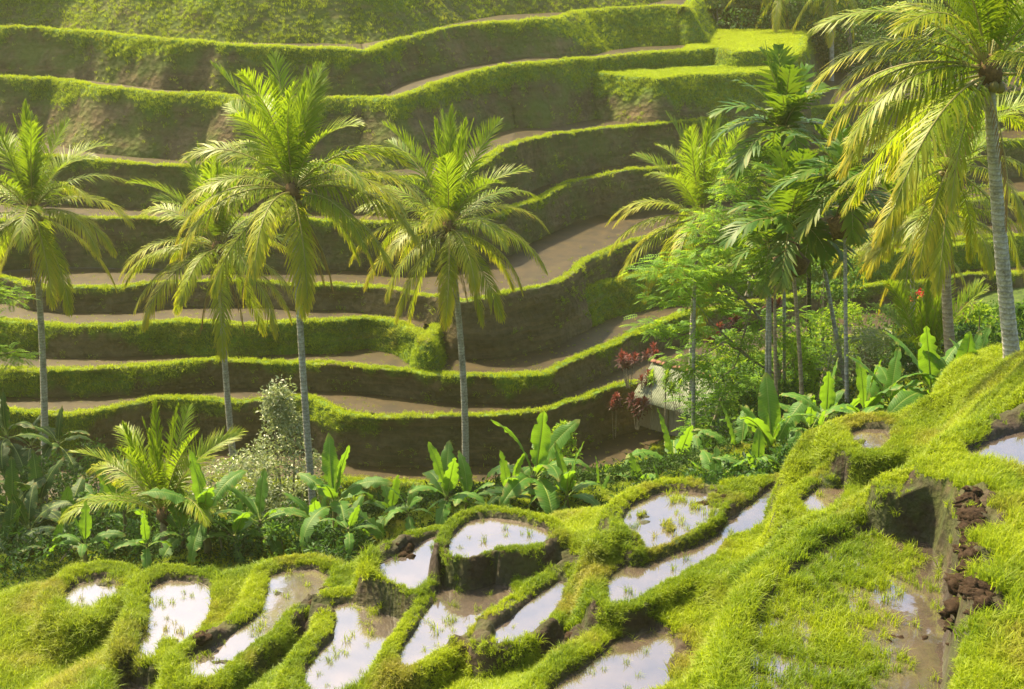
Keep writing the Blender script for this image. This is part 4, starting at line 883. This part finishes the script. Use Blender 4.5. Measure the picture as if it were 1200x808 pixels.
for i, (lab, px, py, D, w, h, mt) in enumerate([
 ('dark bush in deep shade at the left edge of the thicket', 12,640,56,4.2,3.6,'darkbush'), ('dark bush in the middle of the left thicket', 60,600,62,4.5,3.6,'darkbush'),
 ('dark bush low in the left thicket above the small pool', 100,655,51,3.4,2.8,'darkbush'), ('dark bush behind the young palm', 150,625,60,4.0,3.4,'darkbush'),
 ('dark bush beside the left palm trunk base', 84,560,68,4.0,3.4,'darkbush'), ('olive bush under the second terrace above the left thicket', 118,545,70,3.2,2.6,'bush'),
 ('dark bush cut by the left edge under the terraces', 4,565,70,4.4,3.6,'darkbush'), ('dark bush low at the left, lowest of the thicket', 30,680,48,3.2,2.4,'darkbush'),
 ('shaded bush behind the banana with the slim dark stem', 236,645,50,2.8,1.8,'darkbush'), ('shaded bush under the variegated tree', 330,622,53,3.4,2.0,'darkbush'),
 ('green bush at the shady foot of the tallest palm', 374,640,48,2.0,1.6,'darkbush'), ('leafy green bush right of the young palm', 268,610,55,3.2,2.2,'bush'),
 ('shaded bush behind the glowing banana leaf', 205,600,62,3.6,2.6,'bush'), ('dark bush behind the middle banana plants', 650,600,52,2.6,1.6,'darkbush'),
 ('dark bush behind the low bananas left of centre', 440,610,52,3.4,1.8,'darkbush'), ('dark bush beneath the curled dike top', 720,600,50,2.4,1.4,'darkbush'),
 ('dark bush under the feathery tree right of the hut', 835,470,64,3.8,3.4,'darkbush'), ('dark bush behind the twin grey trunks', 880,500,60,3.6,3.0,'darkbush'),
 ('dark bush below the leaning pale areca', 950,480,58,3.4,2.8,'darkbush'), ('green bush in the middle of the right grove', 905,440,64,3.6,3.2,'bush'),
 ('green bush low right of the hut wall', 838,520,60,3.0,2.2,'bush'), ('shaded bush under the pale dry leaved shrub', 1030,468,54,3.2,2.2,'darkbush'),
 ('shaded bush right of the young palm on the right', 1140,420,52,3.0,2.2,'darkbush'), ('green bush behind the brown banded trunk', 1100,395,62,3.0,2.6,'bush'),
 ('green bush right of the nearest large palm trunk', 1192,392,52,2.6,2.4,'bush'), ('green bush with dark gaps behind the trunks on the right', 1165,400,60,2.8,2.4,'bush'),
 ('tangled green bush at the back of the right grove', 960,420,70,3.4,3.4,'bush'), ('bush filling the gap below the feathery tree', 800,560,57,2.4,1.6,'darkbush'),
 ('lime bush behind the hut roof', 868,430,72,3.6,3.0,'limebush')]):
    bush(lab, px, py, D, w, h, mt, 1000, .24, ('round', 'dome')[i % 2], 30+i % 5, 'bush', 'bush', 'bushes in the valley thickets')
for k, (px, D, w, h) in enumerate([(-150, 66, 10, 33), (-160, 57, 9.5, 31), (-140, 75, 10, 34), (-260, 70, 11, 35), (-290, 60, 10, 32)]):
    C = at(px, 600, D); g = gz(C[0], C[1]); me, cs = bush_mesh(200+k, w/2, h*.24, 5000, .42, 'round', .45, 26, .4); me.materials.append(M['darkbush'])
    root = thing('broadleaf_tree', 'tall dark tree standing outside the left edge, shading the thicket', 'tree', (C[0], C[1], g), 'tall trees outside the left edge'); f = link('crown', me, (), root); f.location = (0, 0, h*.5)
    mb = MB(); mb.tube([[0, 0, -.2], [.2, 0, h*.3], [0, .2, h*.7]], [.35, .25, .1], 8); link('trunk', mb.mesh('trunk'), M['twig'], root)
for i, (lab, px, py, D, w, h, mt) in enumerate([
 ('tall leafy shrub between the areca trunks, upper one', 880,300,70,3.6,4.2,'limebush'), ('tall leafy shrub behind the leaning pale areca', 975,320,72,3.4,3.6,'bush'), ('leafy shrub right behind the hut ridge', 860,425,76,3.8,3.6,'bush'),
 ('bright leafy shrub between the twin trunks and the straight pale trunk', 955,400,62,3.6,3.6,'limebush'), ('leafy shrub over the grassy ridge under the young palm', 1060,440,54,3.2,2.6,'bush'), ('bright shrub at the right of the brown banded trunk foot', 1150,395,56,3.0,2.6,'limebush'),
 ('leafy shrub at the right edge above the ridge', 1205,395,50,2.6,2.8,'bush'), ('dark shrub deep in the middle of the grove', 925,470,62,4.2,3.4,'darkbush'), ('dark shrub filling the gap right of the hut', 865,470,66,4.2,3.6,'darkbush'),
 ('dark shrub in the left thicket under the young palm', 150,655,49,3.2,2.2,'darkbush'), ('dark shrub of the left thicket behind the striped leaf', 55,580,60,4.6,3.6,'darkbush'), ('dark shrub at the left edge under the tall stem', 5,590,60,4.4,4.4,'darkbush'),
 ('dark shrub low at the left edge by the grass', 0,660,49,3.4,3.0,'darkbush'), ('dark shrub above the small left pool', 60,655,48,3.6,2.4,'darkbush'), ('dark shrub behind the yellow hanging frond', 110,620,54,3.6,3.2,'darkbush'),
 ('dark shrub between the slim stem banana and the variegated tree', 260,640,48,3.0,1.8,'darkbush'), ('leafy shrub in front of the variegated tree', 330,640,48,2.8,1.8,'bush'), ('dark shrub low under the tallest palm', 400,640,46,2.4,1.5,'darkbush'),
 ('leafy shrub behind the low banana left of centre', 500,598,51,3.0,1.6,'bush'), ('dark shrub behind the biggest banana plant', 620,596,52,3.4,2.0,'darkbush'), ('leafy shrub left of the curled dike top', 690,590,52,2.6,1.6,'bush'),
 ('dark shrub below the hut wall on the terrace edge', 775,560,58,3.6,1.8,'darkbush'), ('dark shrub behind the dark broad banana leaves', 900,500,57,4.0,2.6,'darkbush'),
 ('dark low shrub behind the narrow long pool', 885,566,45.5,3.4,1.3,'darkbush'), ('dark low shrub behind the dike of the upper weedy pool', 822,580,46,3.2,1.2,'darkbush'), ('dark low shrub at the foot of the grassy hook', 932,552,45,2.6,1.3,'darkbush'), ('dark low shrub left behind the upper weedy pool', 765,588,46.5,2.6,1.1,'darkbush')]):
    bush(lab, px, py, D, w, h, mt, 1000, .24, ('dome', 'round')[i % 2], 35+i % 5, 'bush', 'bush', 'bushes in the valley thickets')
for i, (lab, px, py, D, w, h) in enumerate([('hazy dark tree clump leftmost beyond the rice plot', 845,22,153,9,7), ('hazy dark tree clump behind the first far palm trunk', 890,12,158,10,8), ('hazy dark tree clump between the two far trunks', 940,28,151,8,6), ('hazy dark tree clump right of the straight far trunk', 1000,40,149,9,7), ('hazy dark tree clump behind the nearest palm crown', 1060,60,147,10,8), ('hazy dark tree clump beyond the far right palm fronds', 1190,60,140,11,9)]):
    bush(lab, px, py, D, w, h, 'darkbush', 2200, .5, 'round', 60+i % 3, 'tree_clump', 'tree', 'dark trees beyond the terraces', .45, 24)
# red leaved ti plants
def ti_mesh(seed, rings=5, L=.55):
    r = np.random.default_rng(seed); mb = MB()
    for k in range(34):
        f = k/33; az = k*2.4+r.normal(0, .2); e = math.radians(80-85*f); p0 = np.array([0, 0, .25-.35*f]); d = np.array([math.cos(az)*math.cos(e), math.sin(az)*math.cos(e), math.sin(e)]); sd = np.array([-math.sin(az), math.cos(az), 0])
        l = L*r.uniform(.7, 1.1); m = p0+d*l*.55; t = p0+d*l*.9+np.array([0, 0, -.22*l*f-.05]); w = l*.13; c = np.clip(.85-.8*f+r.normal(0, .12), 0, 1)
        mb.add([p0-sd*w*.3, p0+sd*w*.3, m+sd*w, m-sd*w, t+sd*w*.1, t-sd*w*.1], [(0, 1, 2, 3), (3, 2, 4, 5)], (c, 0, 0))
    me = mb.mesh('leaves', False); return me
TI = [ti_mesh(s) for s in (1, 2, 3)]; TIG = [me.copy() for me in TI]
for me in TI: me.materials.append(M['red'])
for me in TIG: me.materials.append(M['limebush'])
def ti(label, px, py, D, sc=1.0, heads=3, green=False, seed=1, stemh=1.2, name='ti_plant', cat='plant', group='red leaved ti plants'):
    r = np.random.default_rng(seed); C = at(px, py, D); g = C[2]-stemh*sc-.1; gg = gz(C[0], C[1]); g = gg if 0 < C[2]-gg < 4 else g
    root = thing(name, label, cat, (C[0], C[1], g), group); mb = MB(); tops = []
    for k in range(heads):
        o = np.array([r.normal(0, .38), r.normal(0, .3), r.uniform(-.5, .35)])*sc if k else np.zeros(3); tp = np.array([0, 0, C[2]-g])+o
        mb.tube([[o[0]*.2, o[1]*.2, -.1], [o[0]*.6, o[1]*.6, tp[2]*.5], tp], [.03*sc, .025*sc, .02*sc], 5); tops.append(tp)
    link('stem', mb.mesh('stem'), M['twig'], root)
    for tp in tops:
        o = link('leaf_rosette', (TIG if green else TI)[r.integers(0, 3)], (), root); o.location = tp; o.scale = (sc*r.uniform(.85, 1.15),)*3; o.rotation_euler = (r.normal(0, .15), r.normal(0, .15), r.uniform(0, 6))
for k, a in enumerate([('tallest red ti plant at the left of the hut', 737,428,85,1.15,5), ('red ti plant right behind the tallest one by the hut gable', 766,412,88,1.0,4), ('purple ti plant below the hut eave at its corner', 747,478,84.5,1.1,5),
 ('purple ti plant low left of the hut on the grass bank', 722,470,86,.9,4), ('red and green ti plant beside the tallest red one', 752,448,85.5,.9,3), ('orange red ti plant behind the twin trunks', 905,362,80,1.1,4), ('red ti plant under the bright palm crown', 862,378,82,1.0,4),
 ('purple ti plant behind the feathery tree branches', 845,388,82,1.0,4), ('red ti plant above the hut ridge in the leaves', 830,402,80,1.0,4), ('red ti plant left of the nearest palm trunk', 1092,378,74,1.1,4), ('crimson ti plant between the two right trunks', 1146,372,72,1.0,4), ('dark red ti plant low between the right trunks', 1132,388,70,.9,4)]):
    ti(*a, seed=40+k)
for k, a in enumerate([('slender green dracaena in front of the hut roof, left one', 764,442,82.5,.85,2), ('slender green dracaena in front of the hut roof with fuller head', 781,446,82,1.0,3), ('slender green dracaena at the right part of the hut roof', 797,452,82,.95,3)]):
    ti(*a, green=True, seed=70+k, stemh=2.2, name='dracaena', group='green dracaenas in front of the hut')
for k, a in enumerate([('red flowered shrub right of the brown banded trunk', 1160,372,66,1.6,1.3), ('red flowered shrub behind the young palm', 1082,352,80,1.6,1.3)]):
    o = bush(*a, 'bush', 500, .18, 'round', 91+k, 'flowering_shrub', 'shrub'); mb = MB(); r = np.random.default_rng(k)
    leaf_cloud(mb, r.normal(0, .35, (9, 3))*[1, 1, .5]+[0, -.2, 1.0], [.12]*9, 90, .14, r, .2, .8); link('blossom', mb.mesh('blossom', False), M['redflower'], o)
# feathery trees: grey limbs and layered sprays of small leaflets
def feather_mesh(clumps, seed, per=38, ll=.62, flat=.35):
    r = np.random.default_rng(seed); V = []; C = []
    for (c, R) in clumps:
        n = int(per*R*R/.6)+8; d = r.normal(0, .55, (n, 3))*np.array([R, R, R*flat]); p = np.asarray(c)+d
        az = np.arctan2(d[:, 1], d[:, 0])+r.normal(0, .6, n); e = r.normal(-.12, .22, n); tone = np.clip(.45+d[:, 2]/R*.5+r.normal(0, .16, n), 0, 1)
        ax = np.stack([np.cos(az)*np.cos(e), np.sin(az)*np.cos(e), np.sin(e)], -1); sd = np.stack([-np.sin(az), np.cos(az), r.normal(0, .2, n)], -1); L = ll*r.uniform(.7, 1.25, n)
        for k in range(7):
            f = (k+.6)/7; q = p+ax*(L*f)[:, None]+np.array([0, 0, -.12])*(f*f*L)[:, None]
            for s_ in (-1, 1):
                dd = nrm_(sd*s_+ax*.55+r.normal(0, .08, (n, 3))); l = (L*.34*(1-.45*abs(f-.5)*2))[:, None]; w = ax*l*.24
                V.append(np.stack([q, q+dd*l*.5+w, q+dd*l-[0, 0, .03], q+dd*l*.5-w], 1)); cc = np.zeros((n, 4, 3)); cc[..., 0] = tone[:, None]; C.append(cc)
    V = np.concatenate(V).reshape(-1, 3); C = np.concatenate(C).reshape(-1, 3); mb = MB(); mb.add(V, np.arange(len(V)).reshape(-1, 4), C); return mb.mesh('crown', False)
def feather_tree(label, base, D, limbs, clumps, seed, group=None, r0=.11):
    B = at(base[0], base[1], D); g = min(gz(B[0], B[1]), B[2]); B[2] = g-.1
    root = thing('feathery_tree', label, 'tree', tuple(B), group); r = np.random.default_rng(seed)
    for k, pts in enumerate(limbs):
        P = [at(a, b, D+dd)-B for a, b, dd in pts]
        if k == 0: P = [np.zeros(3)]+P
        P = np.array(P); u = np.linspace(0, 1, len(P)); uu = np.linspace(0, 1, 12); P = np.stack([np.interp(uu, u, P[:, j]) for j in range(3)], -1)+r.normal(0, .02, (12, 3))
        mb = MB(); mb.tube(P, np.linspace(r0 if k == 0 else r0*.55, r0*.5 if k == 0 else r0*.16, 12), 7); link('trunk' if k == 0 else 'limb', mb.mesh('trunk'), M['twig'], root)
    cl = [(at(a, b, D+dd)-B, R) for a, b, dd, R in clumps]
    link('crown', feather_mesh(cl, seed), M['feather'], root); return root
feather_tree('feathery bright green tree with layered sprays left of the areca palms', (911,485), 62,
 [[(912,440,0),(908,400,0),(880,360,-.3),(850,330,-.5)],[(912,440,0),(885,425,-.5),(840,385,-1),(805,340,-1.2),(780,318,-1.5)],[(908,400,0),(898,345,.3),(885,300,.4),(872,250,.5)],[(898,345,.3),(880,320,0),(866,312,0)],[(880,360,-.3),(862,430,-.8),(835,450,-1)],[(885,425,-.5),(850,400,-1),(820,420,-1.5)],[(872,250,.5),(880,215,.6),(895,200,.6)],[(912,440,0),(930,420,.4),(950,408,.5)],[(911,485,0),(880,470,-1),(845,500,-2)]],
 [(770,318,-1.5,.8),(790,308,-1.5,.8),(815,300,-1,.9),(840,285,-.6,.9),(800,335,-1.5,.8),(775,350,-1.6,.6),(765,380,-1.7,.7),(790,388,-1.6,.7),(820,350,-1,.9),(850,320,-.5,.9),(870,290,0,.9),(850,260,.4,.8),(885,250,.5,.9),(870,215,.5,.9),(900,205,.6,.9),(930,200,.6,.7),(890,180,.6,.7),(855,225,.5,.7),(830,250,.3,.7),(905,235,.3,.7),(845,355,-.8,.8),(880,330,0,.7),(815,385,-1.3,.8),(840,405,-1.2,.8),(870,395,-.6,.8),(820,430,-1.6,.9),(850,445,-1.4,.9),(880,420,-.6,.7),(830,475,-2,.9),(865,470,-1.5,.9),(815,500,-2.2,.7),(840,505,-2,.8),(930,415,.5,.8),(955,405,.5,.8),(940,440,.3,.8),(915,450,0,.8),(960,450,.6,.8),(930,470,.2,.7),(890,450,-.5,.7),(980,420,.8,.6),(900,275,.3,.8),(910,180,.5,.9),(875,175,.5,.8),(945,215,.6,.7),(860,195,.4,.8),(825,270,.2,.8),(900,310,.2,.9),(925,300,.3,.7),(880,370,-.2,.9),(905,390,0,.9),(930,370,.3,.8),(855,290,0,.9),(835,320,-.3,.8),(800,420,-1.4,.8),(880,490,-1,.8),(915,490,-.2,.8),(945,470,.3,.8),(965,430,.5,.8)], 3)
feather_tree('feathery tree branch reaching in at the left edge before the terraces', (-34,560), 70, [[(-30,450,0),(-20,380,0),(-5,345,0)],[(-20,420,0),(0,415,0),(18,412,0)]],
 [(0,342,0,.8),(14,350,0,.6),(-20,340,0,.9),(10,416,0,.6),(-8,410,0,.8),(24,417,0,.4),(-30,380,0,1.0)], 9)
# slim grey trunks of the grove, with small crowns up among the leaves
def slim_tree(label, base, tip, D, r, mat, clumps, seed):
    B = at(*base, D); Tp = at(*tip, D); g = min(gz(B[0], B[1]), B[2]); B2 = Tp+(B-Tp)*((g-.1-Tp[2])/(B[2]-Tp[2])); root = thing('slim_tree', label, 'tree', tuple(B2), 'slim trees of the right grove')
    link('trunk', trunk_mesh(B2, Tp, r, r*.6, .12, seed, M[mat], .3, .04), (), root)
    link('crown', feather_mesh([(at(a, b, D)-B2, R) for a, b, R in clumps], seed, 22), M['feather'], root)
slim_tree('slim dark tree wound with ivy between two areca palms', (947,470), (947,262), 65, .15, 'darktrunk', [(940,262,.8),(955,245,.8),(948,285,.5)], 5)
slim_tree('slim grey tree standing before the hut end', (816,545), (814,330), 60, .12, 'trunk', [(810,330,.7),(822,315,.7),(800,318,.6)], 6)
slim_tree('left one of the twin thin grey trunks in the grove', (900,500), (901,310), 58, .09, 'trunk', [(897,305,.6),(905,292,.6)], 7)
slim_tree('right one of the twin thin grey trunks, browner bark', (912,490), (908,330), 57.5, .10, 'warmtrunk', [(908,322,.6),(915,305,.5)], 8)
# ------------------------------------------------------------------ hut
def hut():
    R1_ = at(765, 424, 87.0); u = np.array([.76, -.65, 0]); v = np.array([-.65, -.76, 0]); up = np.array([0, 0, 1.]); Lr, run, drop, wh = 5.2, 2.25, 1.8, 1.7
    zf = R1_[2]-drop-wh; O = np.array([R1_[0], R1_[1], zf]); root = thing('hut', 'small plank hut with a pale corrugated roof and terracotta ridge below the terraces', 'hut', tuple(O))
    def P(a, b, c): return a*u+b*v+c*up
    H = drop+wh
    for side in (1, -1):
        for k in range(5):
            x0 = k*Lr/5; w = Lr/5+.05; nx, nv = 36, 6; X = np.linspace(0, w, nx); S = np.linspace(-.02, 1.06, nv); pts = []
            for s in S:
                for x in X: pts.append(P(x0+x, side*run*s, H-drop*s+.03*math.sin(x*2*PI/.14)+.012*(k % 2)))
            me = mesh_np('roof_sheet', pts, grid_faces(nv, nx)); o = link('roof_sheet', me, M['roof'], root); m_ = o.modifiers.new('thickness', 'SOLIDIFY'); m_.thickness = .012
    n = 12
    for k in range(n):
        mb = MB(); a = np.linspace(-.1, PI+.1, 9); x0, x1 = k*Lr/n-.06, (k+1)*Lr/n+.02; pts = []
        for x, rr in ((x0, .17), (x1, .145)):
            for t in a: pts.append(P(x, math.cos(t)*rr, H+.02+math.sin(t)*rr*.8))
        mb.add(pts, grid_faces(2, 9)); o = link('ridge_tile', mb.mesh('ridge_tile'), M['terracotta'], root); o.modifiers.new('thickness', 'SOLIDIFY').thickness = .02
    rr = np.random.default_rng(4)
    def pole(p, q, r): mb = MB(); mb.tube([p, (p+q)/2, q], [r, r*.95, r*.9], 7); link('post', mb.mesh('post'), M['plank'], root)
    for a in (.3, Lr*.5, Lr-.3):
        for b in (run-.35, -run+.35): pole(P(a, b, -.6), P(a, b, wh+.35), .06)
    def plank(x, y, dx, dy, h):
        c = P(x, y, 0); ax = dx*u+dy*v; pr = dy*u-dx*v; w, t = .105, .014; V = []
        for z in (-.35, h):
            for s1, s2 in ((-1, -1), (1, -1), (1, 1), (-1, 1)): V.append(c+ax*w*s1+pr*t*s2+up*(z+rr.normal(0, .012)))
        mb = MB(); mb.add(V, [(0, 3, 2, 1), (4, 5, 6, 7), (0, 1, 5, 4), (1, 2, 6, 5), (2, 3, 7, 6), (3, 0, 4, 7)]); link('plank', mb.mesh('plank', False), M['plank'], root)
    x = .45
    while x < Lr-.35: plank(x, run-.42+rr.normal(0, .006), 1, 0, wh+.28); x += .225
    for side in (.42, Lr-.42):
        y = -run+.5
        while y < run-.45: plank(side+rr.normal(0, .006), y, 0, 1, wh+(drop)*(1-abs(y)/run)-.1); y += .225
    mb = MB(); mb.tube([P(.1, 0, H-.1), P(Lr*.5, 0, H-.1), P(Lr-.1, 0, H-.1)], .05, 6); link('ridge_beam', mb.mesh('ridge_beam'), M['plank'], root)
n = NT('corrugated sheet'); P = n.objc(); M['roof'] = n.done(n.pbr(n.ramp(n.noise(2.2, 6, P, .7), [(.32, (.07, .08, .045)), (.5, (.19, .21, .14)), (.7, (.27, .29, .21))]), .75, None, .15))
M['terracotta'] = plain('terracotta tile', (.14, .055, .035), (.26, .115, .075), .8, 3)
n = NT('weathered plank'); P = n.objc(); mp = n.n('ShaderNodeMapping', {'Vector': P, 'Scale': (9, 9, .8)})
M['plank'] = n.done(n.pbr(n.mix(n.rnd(), n.ramp(n.noise(3, 6, mp.outputs[0], .7), [(.3, (.13, .11, .08)), (.7, (.34, .30, .23))]), (.22, .17, .11)), .85, n.bump(n.noise(6, 5, mp.outputs[0]), .5, .01), .2))
hut()
# ------------------------------------------------------------------ clods of dug mud
def clods():
    import bmesh
    r = np.random.default_rng(12); bm = bmesh.new(); bmesh.ops.create_icosphere(bm, subdivisions=3, radius=1); bv = np.array([v.co for v in bm.verts]); bf = np.array([[v.index for v in f.verts] for f in bm.faces]); bm.free(); mb = MB()
    spots = [(1128,665,14.1,10,8,14),(1130,690,14.1,9,22,60),(1126,730,14.15,16,18,55),(1132,780,14.15,14,24,50),(1062,738,14.25,22,10,7),(665,783,19.9,34,10,16),(372,722,21.1,16,12,12),(472,646,19.6,18,5,8),(835,583,18.25,22,5,10),(700,640,18.5,12,8,10),(255,800,22.0,22,10,14),(850,628,18.5,16,4,6),(960,690,14.3,30,20,6)]
    for (a, b, c, sx, sy, n) in spots:
        for k in range(n):
            p = atz(r.normal(a, sx*.55), r.normal(b, sy*.55), 40-c); z = gz(p[0], p[1]); R = .035+.16*r.random()**2.2
            s3 = np.array([r.uniform(.8, 1.5), r.uniform(.8, 1.5), r.uniform(.5, .9)])*R; q = bv*s3*(1+.25*fbm(bv[:, 0]*5+k, bv[:, 1]*5, bv[:, 2]*5, 1, 2, k+9)[:, None])
            q = q*(1+.75*fbm(bv[:, 0]*1.3+k, bv[:, 1]*1.3+a, bv[:, 2]*1.3, 1.7, 4, k)[:, None]); t = r.uniform(0, 6); q = np.stack([q[:, 0]*math.cos(t)-q[:, 1]*math.sin(t), q[:, 0]*math.sin(t)+q[:, 1]*math.cos(t), q[:, 2]], -1)
            mb.add(q+[p[0], p[1], max(z, 40-c-.1)-R*.25], bf, (0, 0, 0))
    link('mud_clods', mb.mesh('mud_clods', True), M['mud'], kind='stuff')
clods()
# ------------------------------------------------------------------ falling water, undergrowth
def trickle(label, a, b, w, D0, D1):
    A, B = at(*a, D0), at(*b, D1); mb = MB(); r = np.random.default_rng(5)
    for k in range(7):
        o = np.array([r.normal(0, w), r.normal(0, w*.5), 0]); n_ = 9; s = np.linspace(0, 1, n_)[:, None]
        p = A*(1-s)+B*s; p[:, 2] = A[2]+(B[2]-A[2])*s[:, 0]**1.8; p = p+o+r.normal(0, w*.15, (n_, 3)); mb.tube(p-A, np.linspace(.5, 1, n_)*w*.35, 5)
    return link('waterfall', mb.mesh('waterfall'), M['trickle'], label=label, cat='waterfall', loc=tuple(A))
A_ = at(697, 628, 37.0)
trickle('little white water spill pouring from the upper pool past the curled dike', (697,632), (692,657), .07, 37.0, 36.2)
trickle('thin white trickle falling down a terrace wall behind the left palm', (89,346), (89,371), .05, 98.2, 97.4)
def clump_mesh(name, seed, n, size, R):
    r = np.random.default_rng(seed); mb = MB(); leaf_cloud(mb, r.normal(0, R*.5, (6, 3))*[1, 1, .5]+[0, 0, R*.5], [R*.5]*6, n, size, r, .4, .5, .8, .35); return mb.mesh(name, False)
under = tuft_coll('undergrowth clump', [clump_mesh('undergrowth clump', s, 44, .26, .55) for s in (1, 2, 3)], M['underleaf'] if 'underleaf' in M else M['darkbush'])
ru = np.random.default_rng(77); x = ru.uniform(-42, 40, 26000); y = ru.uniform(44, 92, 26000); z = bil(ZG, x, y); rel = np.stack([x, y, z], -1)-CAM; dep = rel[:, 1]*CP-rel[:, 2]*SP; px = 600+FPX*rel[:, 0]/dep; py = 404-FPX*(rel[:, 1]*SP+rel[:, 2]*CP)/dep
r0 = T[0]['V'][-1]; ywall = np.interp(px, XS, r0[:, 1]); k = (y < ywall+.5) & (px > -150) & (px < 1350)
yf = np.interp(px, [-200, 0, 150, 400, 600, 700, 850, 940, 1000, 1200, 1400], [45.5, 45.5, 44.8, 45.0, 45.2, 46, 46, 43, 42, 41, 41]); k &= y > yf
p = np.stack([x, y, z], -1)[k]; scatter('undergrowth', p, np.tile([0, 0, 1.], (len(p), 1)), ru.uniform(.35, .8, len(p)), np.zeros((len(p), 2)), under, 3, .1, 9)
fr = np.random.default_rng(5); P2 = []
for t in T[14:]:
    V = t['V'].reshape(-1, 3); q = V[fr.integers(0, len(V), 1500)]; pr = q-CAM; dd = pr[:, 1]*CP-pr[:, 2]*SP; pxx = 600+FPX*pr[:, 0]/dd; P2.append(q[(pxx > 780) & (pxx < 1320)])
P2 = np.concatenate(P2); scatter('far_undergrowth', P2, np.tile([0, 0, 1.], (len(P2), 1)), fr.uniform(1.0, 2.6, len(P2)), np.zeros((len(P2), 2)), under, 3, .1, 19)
# ------------------------------------------------------------------ the hazy air of the valley
def haze():
    n = NT('valley haze'); n.t.nodes.remove(n.t.nodes['Principled Volume']) if 'Principled Volume' in n.t.nodes else None
    v = n.n('ShaderNodeVolumePrincipled', {'Color': (1.0, .95, .50, 1), 'Density': HAZE, 'Anisotropy': .45}); n.t.links.new(v.outputs[0], n.out.inputs['Volume'])
    mb = MB(); mb.box((-290, -60, -6), (290, 365, 62)); o = link('haze', mb.mesh('haze', False), n.m, kind='stuff')
HAZE = .00026
haze()
